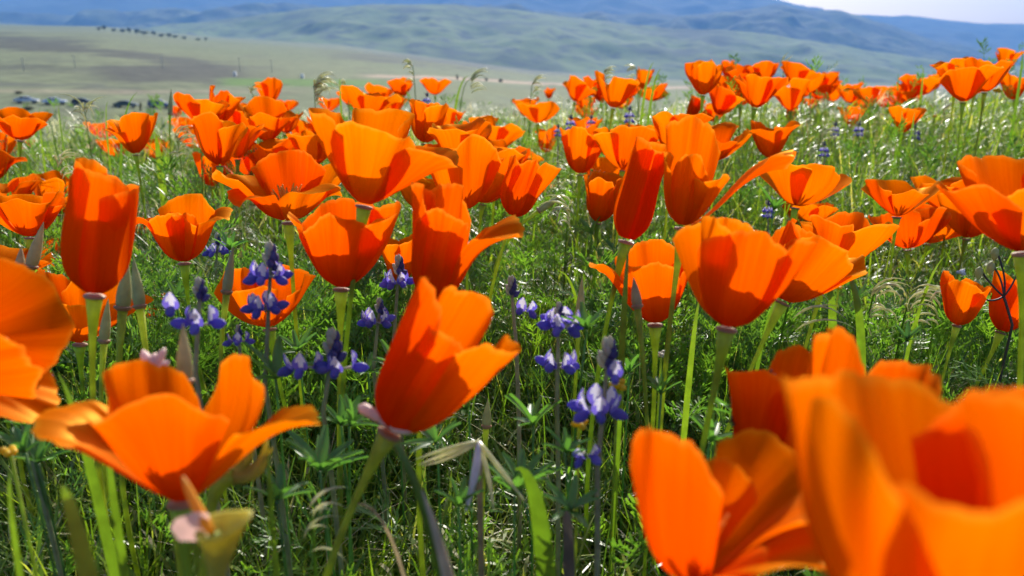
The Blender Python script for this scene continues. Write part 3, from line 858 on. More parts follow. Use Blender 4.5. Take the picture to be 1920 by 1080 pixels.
poppy(150, 640, 150, 'bell', 6, 0, 45, 'loose poppy with pleated yellow petals behind the furled tube stem', real=.045,
      pets=[(265, .85, 66, 32, 26, 40, 56), (170, 1.02, 66, 34, 22, 12, 50), (90, .9, 66, 34, 22, 20, 56), (10, 1.0, 66, 46, 42, 50, 46)])
poppy(272, 600, 90, 'bell', 8, 0, 45, 'small open poppy just right of the furled tube and its bud', real=.042)
poppy(55, 442, 108, 'ruffle', 4, 2, 30, 'many folded ruffled poppy at the left beside the furled tube', real=.045)
poppy(-22, 520, 105, 'saucer', 14, 0, 20, 'poppy at the left edge showing one pointed hanging petal', real=.042)
poppy(98, 502, 58, 'tulip', 0, 0, 45, 'small half hidden poppy left of the furled tube base', real=.036)
poppy(-8, 335, 62, 'bell', 8, 0, 45, 'small poppy clipped by the left edge above the ruffled one', real=.042)

# --- middle distance
MID = [
    (38, 258, 58, 'bowl', 14, 0, 'poppy curled like a shell at the left below the silver car'),
    (2, 292, 46, 'tulip', 0, 0, 'poppy sliver clipped by the left edge under the shell shaped one'),
    (36, 291, 32, 'bowl', 0, 0, 'small poppy half buried in grass under the shell shaped one'),
    (194, 258, 34, 'bowl', 0, 0, 'flat topped little poppy left of the cup below the black hatchback'),
    (222, 292, 40, 'bowl', 0, 0, 'poppy hidden in silvery grass below the lone cup on the left'),
    (254, 283, 70, 'goblet', 2, 0, 'lone cup poppy below the green car with a pointed back petal'),
    (378, 226, 58, 'bowl', 8, 0, 'poppy with glinting rim at the left of the pair near the blue suv'),
    (411, 226, 54, 'tulip', 10, 0, 'taller poppy on the right of the pair near the blue suv'),
    (364, 276, 36, 'bowl', 0, 0, 'half hidden poppy in grass between the lone cup and the double cup'),
    (332, 222, 22, 'tulip', 0, 0, 'tiny poppy in grass left of the pair near the blue suv'),
    (507, 192, 42, 'goblet', 4, 0, 'small goblet poppy standing alone against the green crop field'),
    (463, 222, 32, 'bowl', 0, 0, 'small round poppy above the double cup poppy cluster'),
    (502, 262, 62, 'bell', 4, 0, 'bright fan poppy at the top right of the double cup cluster'),
    (412, 303, 80, 'goblet', 4, 0, 'double cup poppy with a dark front petal left of the flattened poppy'),
    (445, 292, 68, 'bell', 8, 4, 'poppy blooming right behind the double cup poppy'),
    (398, 345, 56, 'tulip', 0, 0, 'lit poppy low in grass under the double cup poppy'),
    (508, 322, 64, 'bell', 2, 0, 'pale lit fan shaped poppy above the flattened poppy'),
    (590, 305, 66, 'ruffle', 4, 0, 'frilly poppy under the drooping silver grass tuft'),
    (538, 208, 24, 'bowl', 0, 0, 'tiny poppy right of the goblet against the crop field'),
    (616, 207, 26, 'bowl', 0, 0, 'tiny poppy right of the drooping silver grass tuft'),
    (690, 224, 62, 'bell', 4, 0, 'poppy with one tall pointed petal above the large trumpet poppy'),
    (716, 186, 26, 'bowl', 0, 0, 'left and dimmest of three little poppies on the crest above the trumpet poppy'),
    (752, 182, 32, 'bell', 0, 0, 'middle and largest of three little poppies on the crest above the trumpet poppy'),
    (816, 176, 30, 'bowl', 0, 0, 'right and roundest of three little poppies on the crest above the trumpet poppy'),
    (796, 262, 72, 'tulip', 8, 0, 'fringed upright poppy behind the right petal of the trumpet poppy'),
    (858, 305, 78, 'bell', 10, 0, 'poppy with two broad fan petals right of the trumpet poppy'),
    (922, 280, 54, 'bell', 14, 0, 'leaning poppy at the upper right end of the central cluster'),
    (1025, 283, 42, 'tulip', 4, 0, 'closed little cup poppy alone in grass right of the central cluster'),
    (872, 385, 100, 'bell', 4, 4, 'poppy with glowing rounded petals above the dark red shaded one'),
    (928, 345, 72, 'bell', 6, 0, 'lit poppy in the back of the central cluster below the leaning one'),
    (962, 398, 104, 'tulip', 20, 0, 'long folded poppy leaning right at the end of the central cluster'),
    (1012, 366, 44, 'saucer', 4, 0, 'single round golden petal poppy right of the long folded one'),
    (1008, 228, 42, 'bowl', 0, 0, 'smooth bowl shaped poppy in grass on the crest at centre'),
    (984, 216, 34, 'bell', 4, 0, 'poppy partly hidden behind the smooth bowl on the crest'),
    (1029, 184, 18, 'tulip', 0, 0, 'tiny poppy speck above the smooth bowl on the crest'),
    (1150, 198, 54, 'bell', 2, 0, 'wide flaring poppy on the crest at centre right'),
    (1078, 188, 36, 'bell', 8, 0, 'left outlying poppy of the cluster with the wide flaring one'),
    (1096, 204, 28, 'bowl', 0, 0, 'low poppy between the flaring one and its left outlier'),
    (1166, 203, 26, 'bowl', 0, 0, 'little poppy peeping below the right rim of the flaring one'),
    (1099, 222, 26, 'ruffle', 0, 0, 'small yellow lit poppy in grass below the flaring one'),
    (1203, 164, 34, 'goblet', 0, 0, 'little goblet poppy highest in the tuft right of the flaring one'),
    (1220, 188, 30, 'bowl', 4, 0, 'poppy behind a green blade under the little crest goblet'),
    (1088, 320, 72, 'tulip', 4, 0, 'upright poppy at the left of the three above the narrow furled one'),
    (1168, 312, 74, 'ruffle', 4, 0, 'ruffled poppy at the back of the three left of the narrow furled one'),
    (1128, 345, 58, 'bowl', 2, 0, 'poppy with orange stamens showing left of the narrow furled one'),
    (1121, 410, 82, 'tulip', 0, 0, 'small tulip shaped poppy with a notched rim left of the narrow furled one'),
    (1262, 290, 78, 'goblet', 2, 0, 'poppy rising behind the long winged poppy, its rim straight'),
    (1318, 174, 54, 'goblet', 0, 0, 'plump goblet poppy at the left of the right hand crest row'),
    (1366, 146, 30, 'tulip', 0, 0, 'pointed little poppy right of the plump crest goblet'),
    (1374, 172, 40, 'bowl', 0, 0, 'poppy in the middle of the crest clump beside the plump goblet'),
    (1392, 158, 40, 'ruffle', 0, 0, 'dark centred poppy at the top of the crest clump'),
    (1428, 152, 40, 'ruffle', 0, 0, 'tallest poppy at the top right of the crest clump'),
    (1388, 196, 38, 'bowl', 0, 0, 'poppy low in the crest clump behind the leaning one'),
    (1346, 212, 48, 'bell', 24, 0, 'leaning poppy below the plump crest goblet'),
    (1416, 198, 56, 'bell', 6, 0, 'biggest and shadiest poppy at the front of the crest clump'),
    (1492, 160, 44, 'ruffle', 10, 0, 'poppy with a white glint on its rim right of the crest clump'),
    (1482, 204, 48, 'bell', 4, 0, 'wide poppy below the white glinting one on the crest'),
    (1519, 170, 34, 'bowl', 0, 0, 'round poppy right below the white glinting one'),
    (1546, 164, 30, 'bowl', 4, 0, 'round poppy at the right shoulder of the crest row'),
    (1534, 184, 30, 'bowl', 0, 0, 'dark little poppy under the right shoulder of the crest row'),
    (1562, 188, 28, 'bowl', 0, 0, 'fading poppy ending the right shoulder of the crest row'),
    (1524, 202, 24, 'bowl', 0, 0, 'faint poppy sunk in grass beneath the crest shoulder'),
    (1594, 192, 32, 'ruffle', 0, 0, 'left one of the four poppies in the crest dip at right'),
    (1632, 190, 34, 'bowl', 0, 0, 'roundest of the four poppies in the crest dip at right'),
    (1610, 200, 28, 'bowl', 0, 0, 'middle one of the four poppies in the crest dip at right'),
    (1620, 208, 30, 'goblet', 4, 0, 'lowest of the four poppies in the crest dip at right'),
    (1662, 200, 30, 'bowl', 0, 0, 'lowest left poppy of the rising crest string at right'),
    (1684, 194, 34, 'bowl', 0, 0, 'second poppy up the rising crest string at right'),
    (1708, 182, 34, 'bell', 10, 0, 'yellow lit poppy third up the rising crest string at right'),
    (1728, 176, 34, 'bowl', 0, 0, 'top poppy of the rising crest string at right'),
    (1753, 166, 26, 'tulip', 0, 0, 'reddish little poppy between the crest string and the big crest pair'),
    (1595, 236, 36, 'goblet', 0, 0, 'small cup poppy alone in the slope grass below the crest dip'),
    (1692, 246, 46, 'goblet', 0, 0, 'poppy behind crossing dark blades below the rising crest string'),
    (1790, 164, 54, 'bell', 0, 0, 'rear left poppy of the big trio near the top right'),
    (1806, 186, 62, 'bell', 4, 0, 'front and darkest poppy of the big trio near the top right'),
    (1846, 168, 60, 'bell', 4, 0, 'right hand wide poppy of the big trio near the top right'),
    (1886, 128, 36, 'bell', 4, 0, 'little poppy highest of all at the top right'),
    (1902, 184, 42, 'tulip', 0, 0, 'poppy at the right edge below the highest little one'),
    (1446, 292, 62, 'bell', 0, 0, 'poppy peeking over the long right wing of the large poppy'),
    (1492, 380, 92, 'bowl', 6, 0, 'drooping rim poppy below the tip of the long wing'),
    (1775, 390, 72, 'bowl', 0, 0, 'poppy behind the right rim of the shallow saucer one'),
    (1702, 460, 82, 'bowl', 0, 0, 'glowing poppy low in grass behind the saucer poppy stem'),
    (1812, 440, 76, 'ruffle', 4, 0, 'red shaded poppy in grass left of the one cut by the right edge'),
    (1528, 415, 44, 'bowl', 0, 0, 'little poppy in shade under the drooping rim poppy'),
    (1296, 515, 54, 'tulip', 10, 0, 'thin yellow lit poppy edge left of the bright cup poppy'),
    (1795, 603, 76, 'tulip', 10, 0, 'closed poppy low in the grass at the right behind straw plumes'),
    (1878, 614, 92, 'tulip', 16, 0, 'red poppy at the right edge behind dark budded stalks'),
    (1425, 880, 190, 'tulip', 8, 0, 'poppy half hidden behind the tall pointed petal in the lower right'),
]
DEPTH = {'glowing poppy low in grass behind the saucer poppy stem': 0.80, 'closed poppy low in the grass at the right behind straw plumes': 0.47,
         'red poppy at the right edge behind dark budded stalks': 0.52, 'thin yellow lit poppy edge left of the bright cup poppy': 0.6,
         'poppy half hidden behind the tall pointed petal in the lower right': 0.26, 'little poppy in shade under the drooping rim poppy': 0.95}
g0 = np.random.default_rng(5)
for (bx, by, L, typ, roll, pitch, lab) in MID:
    poppy(bx, by + L * .06, L * 1.2, typ, roll + g0.normal() * 4, pitch + g0.normal() * 4, g0.uniform(0, 90), lab, d=DEPTH.get(lab, .041 * F / L), ruf=.10 if L < 60 else .075)
# --- more blooms crowding the drifts
for (bx, by, L, typ, roll, lab) in [
    (455, 250, 52, 'ruffle', 6, 'poppy wedged between the double cup and the bright fan poppy'),
    (535, 250, 50, 'bell', 10, 'poppy at the right end of the bright fan drift on the left'),
    (556, 300, 56, 'ruffle', -4, 'frilled poppy left of the one under the silver tuft'),
    (640, 300, 54, 'bell', -6, 'poppy half behind the left rim of the large trumpet poppy'),
    (425, 345, 48, 'ruffle', 8, 'second lit poppy low in grass under the double cup poppy'),
    (470, 330, 58, 'bell', -8, 'poppy glimpsed over the left petal of the flattened poppy'),
    (880, 300, 58, 'bell', 12, 'poppy behind the two broad fan petals right of the trumpet'),
    (845, 345, 84, 'ruffle', 6, 'rumpled poppy under the right wing of the trumpet poppy'),
    (790, 395, 88, 'bowl', 14, 'wide hanging poppy petal under the trumpet poppy right side'),
    (905, 380, 78, 'ruffle', 8, 'crumpled poppy left of the long folded leaning one'),
    (950, 325, 62, 'bell', 10, 'poppy capping the long folded leaning one'),
    (1145, 290, 56, 'ruffle', 4, 'crinkled poppy filling the middle of the three above the furled one'),
    (1230, 320, 66, 'bowl', -8, 'poppy squeezed between the furled tube and the long winged one'),
    (1340, 300, 70, 'bell', 6, 'poppy shoulder behind the back petal of the long winged poppy'),
    (1108, 180, 34, 'ruffle', 6, 'crinkled small poppy left of the wide flaring crest one'),
    (1128, 192, 34, 'bell', -6, 'small poppy tucked under the left rim of the flaring crest one'),
    (1178, 184, 32, 'bell', 10, 'small poppy tucked behind the right rim of the flaring crest one'),
    (1410, 172, 40, 'ruffle', -4, 'crinkled poppy in the heart of the crest clump'),
    (1442, 182, 38, 'bell', 12, 'poppy on the right flank of the crest clump'),
    (1362, 190, 38, 'ruffle', 8, 'crinkled poppy on the left flank of the crest clump'),
    (1506, 182, 34, 'ruffle', 4, 'crinkled poppy between the white glinting one and the crest shoulder'),
    (1552, 178, 30, 'ruffle', -4, 'crinkled little poppy on the crest shoulder'),
    (1600, 182, 28, 'bell', 4, 'fifth little poppy crowded into the crest dip'),
    (1644, 200, 28, 'ruffle', 4, 'crinkled little poppy right of the crest dip'),
    (1674, 188, 30, 'ruffle', -6, 'crinkled little poppy low in the rising crest string'),
    (1716, 190, 28, 'bell', 6, 'little poppy under the yellow lit one of the crest string'),
    (1826, 176, 48, 'ruffle', 6, 'crinkled poppy in the gap of the big trio'),
    (1740, 455, 74, 'ruffle', 6, 'crinkled poppy between the glowing low one and the red shaded one'),
    (1840, 420, 62, 'bell', 10, 'poppy behind the red shaded one near the right edge'),
    (1500, 420, 58, 'bell', 4, 'poppy top showing above the overlapping cup pair'),
    (110, 400, 72, 'bell', 14, 'poppy spilling right of the ruffled left one'),
    (20, 400, 80, 'ruffle', -8, 'rumpled poppy behind the ruffled left one at the edge'),
    (480, 246, 44, 'ruffle', -4, 'crinkled poppy at the back of the bright fan drift'),
    (430, 262, 50, 'bell', -10, 'poppy peering over the double cup poppy left side'),
    (566, 268, 46, 'bell', 8, 'poppy just below the drooping silver tuft at its left'),
    (612, 262, 46, 'ruffle', 0, 'crinkled poppy directly below the drooping silver tuft'),
    (350, 252, 34, 'ruffle', 4, 'crinkled little poppy left of the pair near the blue suv'),
    (290, 300, 40, 'bell', 6, 'poppy low in silvery grass right of the lone left cup'),
    (660, 200, 34, 'bell', -4, 'little poppy left of the tall pointed petal poppy on the crest'),
    (735, 215, 36, 'ruffle', 6, 'crinkled poppy right of the tall pointed petal poppy'),
    (840, 245, 46, 'bell', 8, 'poppy behind the fringed upright one toward the crest'),
    (900, 265, 46, 'ruffle', -6, 'crinkled poppy left of the leaning cluster end poppy'),
    (975, 330, 52, 'ruffle', 4, 'crinkled poppy at the far right of the central cluster back row'),
    (1105, 262, 46, 'bell', -4, 'poppy behind the upright one of the three left of the furled tube'),
    (1195, 275, 48, 'bell', 6, 'poppy top behind the narrow furled tube poppy'),
    (1335, 228, 36, 'bell', 4, 'little poppy in grass under the leaning crest poppy'),
    (240, 460, 60, 'ruffle', 8, 'crinkled poppy squeezed right of the furled tube'),
    (70, 560, 80, 'ruffle', 4, 'crinkled poppy above the yellow orange edge petal'),
    (200, 610, 96, 'bell', 12, 'poppy hidden behind the furled tube stem with one curled petal'),
]:
    poppy(bx, by, L * 1.1, typ, roll, g0.normal() * 4, g0.uniform(0, 90), lab, d=.043 * F / L)
# two small nodding flowers that are still furled
poppy(1293, 222, 42, 'scroll', 22, 0, 20, 'thin furled poppy leaning right below the plump crest goblet', real=.045)
poppy(1481, 236, 36, 'scroll', 4, 0, 20, 'dull furled poppy hanging in grass below the wide crest poppy', real=.045)


# ------------------------------------------------------------------ poppy buds and spent heads
def lathe(prof, n=12):
    prof = np.asarray(prof, float)
    ph = np.arange(n) / n * 2 * np.pi
    co = np.stack([prof[:, 0:1] * np.cos(ph), prof[:, 0:1] * np.sin(ph), np.repeat(prof[:, 1:2], n, 1)], -1)
    f = grid_faces(len(prof), n, True)
    return co.reshape(-1, 3), f.ravel(), np.full(len(f), 4)


def bud(bx, by, tx, ty, w, d, label):
    b = at(bx, by, d); tp = at(tx, ty, d)
    ax = tp - b; H = np.linalg.norm(ax); ax /= H
    W = w * d / F / 2 * .82
    sp, gp = stem_pts(b, ax, (-ax[0] * .04, 0.01))
    root = empty('poppy_bud', gp, label, 'bud', 'pointed poppy buds')
    q = Vector((0, 0, 1)).rotation_difference(Vector(ax)).to_matrix()
    Mq = np.array(q)
    co, f, sz = lathe([(W * .7, 0), (W * .92, H * .08), (W, H * .22), (W * .86, H * .45), (W * .55, H * .68), (W * .26, H * .87), (W * .03, H)])
    link('bud_cap', raw_mesh('bud_cap', co @ Mq.T + b - gp, f, sz), BUD, root)
    co, f, sz = lathe([(W * .7, -.0012), (W * 1.15, 0), (W * 1.1, .0009), (W * .6, .001)])
    link('collar', raw_mesh('collar', co @ Mq.T + b - gp, f, sz), COLLAR, root)
    t = np.linspace(0, 1, len(sp))
    link('stem', raw_mesh('stem', *tube_arrays(sp - gp, np.minimum(.0011, W * .35) * (1.1 + np.clip((t - .85) / .15, 0, 1) ** 1.5 * 1.0), 7)), STEM, root)


bud(425, 548, 437, 460, 24, .40, 'slim pinkish pointed bud left of the two tiered lupine')
bud(347, 716, 343, 606, 38, .24, 'pale grey green pointed bud above the wide open lower left poppy')
bud(230, 578, 240, 488, 34, .36, 'grey bud hanging beside the stem of the furled tube poppy')
bud(262, 575, 250, 482, 28, .38, 'darker grey bud between the furled tube and the small open poppy')
bud(195, 640, 203, 560, 24, .40, 'long green bud left of the furled tube poppy stem')
bud(1195, 575, 1188, 520, 24, .36, 'dark green bud hidden against the narrow furled poppy stem')
bud(1086, 606, 1092, 518, 22, .52, 'green pointed bud standing in the centre right grass')
bud(319, 214, 321, 166, 11, 1.25, 'pinkish spear shaped bud right of the blue suv')
bud(58, 500, 82, 416, 28, .40, 'grey leaning bud under the ruffled left poppy')
bud(36, 520, 40, 462, 26, .40, 'pale upright bud at the left behind the yellow orange petal')
bud(1010, 395, 1062, 362, 16, .74, 'tan bud lying sideways right of the golden petal poppy')
bud(912, 800, 915, 748, 22, .42, 'small brown bud in the lupine leaves below the leaning poppy')

# spent flower head in the lower left foreground
d = .17
b = at(402, 1000, d)
sp, gp = stem_pts(b, np.array((0.05, 0, 1.0)), (0.0, 0.01))
t = empty('spent_poppy', gp, 'blurred spent poppy head with a pink flap and long yellow seed tip', 'poppy head')
u_ = d / F
co, f, sz = lathe([(16 * u_, -120 * u_), (20 * u_, -80 * u_), (32 * u_, -40 * u_), (46 * u_, 0 * u_), (60 * u_, 22 * u_), (52 * u_, 20 * u_), (18 * u_, -10 * u_)], 14)
co = co * (1 + .10 * np.sin(np.arctan2(co[:, 1:2], co[:, 0:1]) * 3 + 1)) * np.array((.9, .8, 1)) + np.stack([co[:, 2] * .2 + 12 * u_, 0 * co[:, 2], co[:, 0] * .22], -1)
link('funnel', raw_mesh('funnel', co + b - gp, f, sz), SPENT, t)
pp = np.array([(-84, 8, 5), (-66, 34, -6), (-34, 46, -2), (-8, 40, 4), (-10, 8, 6), (-34, -18, 2), (-66, -14, -4)], float) * u_
pp2 = np.stack([pp[:, 0], pp[:, 2], pp[:, 1]], -1)
pc = np.vstack([pp2, pp2.mean(0)[None] + np.array((0, -8 * u_, 0))])
fl = []
for k in range(7): fl += [k, (k + 1) % 7, 7]
link('pink_flap', raw_mesh('pink_flap', pc + b - gp, fl, [3] * 7), PINK, t)
link('seed_tip', raw_mesh('seed_tip', *tube_arrays(bez(at(398, 1000, d) - gp, at(370, 960, d) - gp, at(342, 893, d) - gp, 8), [.0008, .0011, .0012, .0012, .0011, .001, .0008, .0003], 7)), STAMEN, t)
link('stem', raw_mesh('stem', *tube_arrays(sp - gp, .0013, 7)), STEM, t)

d = .235
b = at(440, 892, d)
sp, gp = stem_pts(at(392, 985, d), np.array((0.25, 0, 1.0)), (0.0, 0.01))
t = empty('withered_poppy', gp, 'withered yellow flower curling upward right of the wide open poppy', 'poppy head')
link('stem', raw_mesh('stem', *tube_arrays(np.vstack([sp[:-1], bez(at(392, 985, d), at(395, 900, d), b, 8)]) - gp, np.concatenate([np.full(11, .0013), np.linspace(.0014, .0028, 8)]), 8)), STEM, t)
for (x1, y1, x2, y2, w) in [(495, 905, 500, 822, .0020), (470, 860, 478, 826, .0013), (452, 862, 446, 838, .0011), (480, 880, 512, 840, .0012)]:
    link('petal_shred', raw_mesh('petal_shred', *tube_arrays(bez(b - gp, at(x1, y1, d) - gp, at(x2, y2, d - .004) - gp, 8), [w * 1.2, w * 1.2, w, w, w * .9, w * .7, w * .5, w * .2], 6)), SPENT, t)

# faded pink bud casing caught behind the wide open lower left poppy
d = .235
gp = at(290, 690, d)
gp[2] = float(ground_z(gp[0], gp[1]))
t = empty('faded_flower', gp, 'shrivelled pink and white petals behind the wide open lower left poppy', 'flower')
link('stem', raw_mesh('stem', *tube_arrays(bez(gp - gp, (at(290, 720, d) - gp) * .6, at(290, 690, d) - gp, 10), .0011, 6)), STEM, t)
for (x0, y0, x1, y1, w) in [(290, 690, 268, 656, 10), (290, 690, 292, 662, 11), (292, 690, 310, 652, 9), (296, 692, 318, 676, 8)]:
    A, B = at(x0, y0, d), at(x1, y1, d); mid = (A + B) / 2 + np.array((0, -.002, 0))
    link('petal', raw_mesh('petal', *tube_arrays(bez(A - gp, mid - gp, B - gp, 7), np.array([.3, .8, 1, 1, .9, .7, .15]) * w * d / F, 7)), PINK, t)


# ------------------------------------------------------------------ lupines
def petal_pad(L, W, D, n=7, m=8):
    """a small inflated oval, pointing to +x"""
    t = np.linspace(0, 1, n)
    prof = np.sin(np.pi * np.clip(t, .03, .985)) ** .6
    ph = np.arange(m) / m * 2 * np.pi
    co = np.stack([np.repeat(t[:, None] * L, m, 1), prof[:, None] * np.cos(ph) * W, prof[:, None] * np.sin(ph) * D + 0.1 * L * t[:, None] ** 2], -1)
    f = grid_faces(n, m, True)
    return co.reshape(-1, 3), f.ravel(), np.full(len(f), 4)


def banner_arrays(L, W, n=7, m=7):
    t = np.linspace(0, 1, n)[:, None]; u = np.linspace(-1, 1, m)[None, :]
    w = np.sin(np.pi * (0.12 + 0.80 * t)) ** .6
    x = -0.18 * L * t + 0.32 * L * np.abs(u) ** 1.5 * w * (0.4 + .6 * t)
    y = u * W * w
    z = L * t * (1 - .12 * u * u)
    f = grid_faces(n, m)
    mi = []
    for i in range(n - 1):
        for j in range(m - 1):
            mi.append(1 if (j in (2, 3) and 1 <= i <= 5) or (j in (1, 4) and 3 <= i <= 4) else 0)
    return np.stack([x + 0 * y, y, z + 0 * y], -1).reshape(-1, 3), f.ravel(), np.full(len(f), 4), mi


_ba = banner_arrays(1.15, .5)
BANNER_ME = raw_mesh('banner', *_ba[:3], mat_idx=_ba[3])
BANNER_ME.materials.append(LUP_BLUE); BANNER_ME.materials.append(LUP_WHITE)
WING_ME = raw_mesh('wing', *petal_pad(1.1, .27, .36)); WING_ME.materials.append(LUP_BLUE)
PED_ME = raw_mesh('flower_stalk', *tube_arrays([(-.75, 0, -.12), (-.4, 0, -.04), (0, 0, .05)], [.07, .08, .12], 5)); PED_ME.materials.append(FUZZ)
_lt = []
tt = np.linspace(0, 1, 7)[:, None]; uu = np.array((-1, -.5, 0, .5, 1.0))[None, :]
_w = (np.sin(np.pi * (0.06 + .84 * tt ** .8)) ** .8) * 0.11
LEAF_CO = np.stack([tt + 0 * uu, uu * _w, 0.055 * np.abs(uu) + 0.16 * tt - .14 * tt ** 2 * 1.6], -1).reshape(-1, 3)
_f = grid_faces(7, 5)
LEAFLET_ME = raw_mesh('leaflet', LEAF_CO, _f.ravel(), np.full(len(_f), 4)); LEAFLET_ME.materials.append(LUP_LEAF)
TIP_ME = raw_mesh('bud', *petal_pad(1.0, .30, .32, 6, 6)); TIP_ME.materials.append(LUP_DARK)
FUZZ_ME = raw_mesh('fuzzy_bud', *petal_pad(1.0, .26, .28, 6, 6)); FUZZ_ME.materials.append(FUZZ)
for me_ in (BANNER_ME, WING_ME, PED_ME, LEAFLET_ME, TIP_ME, FUZZ_ME):
    me_.polygons.foreach_set('use_smooth', np.ones(len(me_.polygons), dtype=bool))


def piece(name, me, parent, M):
    o = bpy.data.objects.new(name, me); C.objects.link(o)
    o.parent = parent; o.matrix_local = M
    return o


def leaf(parent, origin, hub, tilt_az, tilt, size, seed, stalk=True, width=1.0):
    """palmate leaf: leaflets fanned round a hub at the end of a stalk; coordinates relative to parent"""
    g = np.random.default_rng(seed)
    hub = np.asarray(hub, float)
    if stalk:
        lo_ = link('leaf', raw_mesh('leaf', *tube_arrays(bez(np.asarray(origin), (np.asarray(origin) + hub) / 2 + np.array((0, .004, .008)), hub, 7), .0005, 5)), LUP_LEAF, parent)
    else:
        lo_ = bpy.data.objects.new('leaf', None); C.objects.link(lo_); lo_.parent = parent; lo_.empty_display_size = .005
    n = int(g.integers(7, 10))
    Mt = Matrix.Translation(Vector(hub)) @ Matrix.Rotation(tilt_az, 4, 'Z') @ Matrix.Rotation(tilt, 4, 'Y')
    for k in range(n):
        a = (k / n) * 2 * math.pi + g.normal() * .08
        up = R(40 + g.normal() * 11)
        s = size * (1 + g.normal() * .09)
        piece('leaflet', LEAFLET_ME, lo_, Mt @ Matrix.Rotation(a, 4, 'Z') @ Matrix.Rotation(-up, 4, 'Y') @ Matrix.Diagonal((s, s * width, s, 1)))
    return lo_


def lupine(foot_px, top, whorls, d, tipsize, label, leaves=(), scale=1.0, detail=True, white=0):
    """top: pixel of the tip; whorls: (px, py, number of blossoms, blossom px)"""
    tp = at(*top, d)
    fp = at(*foot_px, d)
    g = np.random.default_rng(int(top[0] * 7 + top[1]))
    base = np.array((fp[0], fp[1] + .01, 0)); base[2] = float(ground_z(base[0], base[1]))
    root = empty('lupine', base, label, 'lupine', 'blue lupines between the poppies')
    pts = np.vstack([bez(base, (base + fp) / 2 + np.array((0.004, 0, 0)), fp, 6)[:-1], bez(fp, (fp + tp) / 2, tp, 6)]) - base
    link('stem', raw_mesh('stem', *tube_arrays(pts, np.linspace(.0013, .0007, len(pts)), 6)), LUP_STEM, root)
    for (wx, wy, n, bp) in whorls:
        n = n + 1 if n >= 5 else n
        c = at(wx, wy, d) - base
        s = bp * d / F * 0.68
        a0 = g.uniform(0, 6.28)
        for k in range(n):
            a = -math.pi / 2 + (k - (n - 1) / 2) * (2 * math.pi / max(n, 5)) + g.normal() * .12 if n < 5 else a0 + k * 2 * math.pi / n + g.normal() * .15
            dirv = np.array((math.cos(a), math.sin(a), 0))
            pos = c + dirv * s * .62
            M = Matrix.Translation(Vector(pos)) @ Matrix.Rotation(a, 4, 'Z') @ Matrix.Rotation(R(6 + g.normal() * 10), 4, 'Y') @ Matrix.Diagonal((s, s, s, 1))
            bl = bpy.data.objects.new('blossom', PED_ME); C.objects.link(bl); bl.parent = root; bl.matrix_local = M
            piece('banner', BANNER_ME, bl, Matrix.Translation((.05, 0, .05)) @ Matrix.Rotation(R(14 + g.normal() * 8), 4, 'Y'))
            piece('wing', WING_ME, bl, Matrix.Translation((.02, 0, .10)) @ Matrix.Rotation(R(4), 4, 'Y'))
    ts = tipsize * d / F
    tc = tp - base
    for k in range(11 if detail else 6):
        a = k * 2.4; h_ = (k / 11.0 - .55)
        el = R(28 + 46 * (k / 10.0))
        M = Matrix.Translation(Vector(tc + np.array((0, 0, h_ * ts * .9)))) @ Matrix.Rotation(a, 4, 'Z') @ Matrix.Rotation(-el, 4, 'Y') @ Matrix.Diagonal((ts * .62,) * 3 + (1,))
        piece('bud', FUZZ_ME if (k % 3 == 1 or k >= 9) else TIP_ME, root, M)
    for q, (hx, hy, size, az, tl) in enumerate(leaves):
        hub = at(hx, hy, d + g.normal() * .006)
        leaf(root, np.array((0, 0, .03)), hub - base, R(az), R(tl), size * d / F, int(hx * 3 + hy))
    return root


lupine((497, 720), (508, 487), [(502, 520, 5, 40), (497, 578, 5, 38)], .335, 40, 'two tiered blue lupine with white marked petals in front of the golden poppy', [(517, 712, 78, 20, 8)])
lupine((366, 700), (375, 548), [(330, 574, 1, 44), (378, 606, 3, 46)], .30, 34, 'sparse lupine with a single large blossom left of the pink bud', [])
lupine((606, 770), (625, 655), [(572, 688, 3, 44), (640, 690, 3, 44)], .32, 48, 'pale tipped lupine cluster left of the big leaning poppy', [(600, 892, 84, 60, 14), (655, 800, 60, 10, 20)])
lupine((738, 640), (748, 503), [(746, 530, 5, 30)], .44, 30, 'slim lupine below the shaded poppy with a grey bud spire', [])
lupine((700, 690), (712, 578), [(706, 604, 5, 32)], .42, 24, 'small lupine half hidden left of the leaning poppy top', [(690, 700, 44, 0, 10)])
lupine((968, 650), (959, 542), [(985, 580, 2, 32)], .40, 30, 'lupine bud spire peeping over the rim of the big leaning poppy', [])
lupine((1044, 760), (1048, 584), [(1052, 612, 5, 42), (1046, 686, 4, 40)], .345, 22, 'tall lupine with two tiers right of the big leaning poppy', [(1100, 620, 60, 190, 10)])
lupine((1120, 880), (1140, 672), [(1120, 768, 5, 50), (1152, 702, 1, 44), (1096, 850, 2, 40)], .29, 50, 'nearest lupine with dark blue blossoms and a grey fuzzy top', [(976, 912, 80, 40, 6), (1060, 850, 56, 0, 12)])
lupine((40, 780), (42, 682), [(46, 706, 4, 40), (90, 726, 2, 34)], .30, 30, 'dark lupine at the left edge under the yellow orange petal', [(72, 870, 60, 10, 10), (48, 800, 54, 90, 10)])
lupine((404, 520), (408, 452), [(406, 472, 5, 22)], .60, 18, 'small pale lupine in grass right of the folded back poppy', [(430, 470, 40, 0, 12)])
lupine((452, 690), (447, 622), [(449, 640, 3, 26)], .37, 16, 'faded lavender lupine under the golden poppy', [])
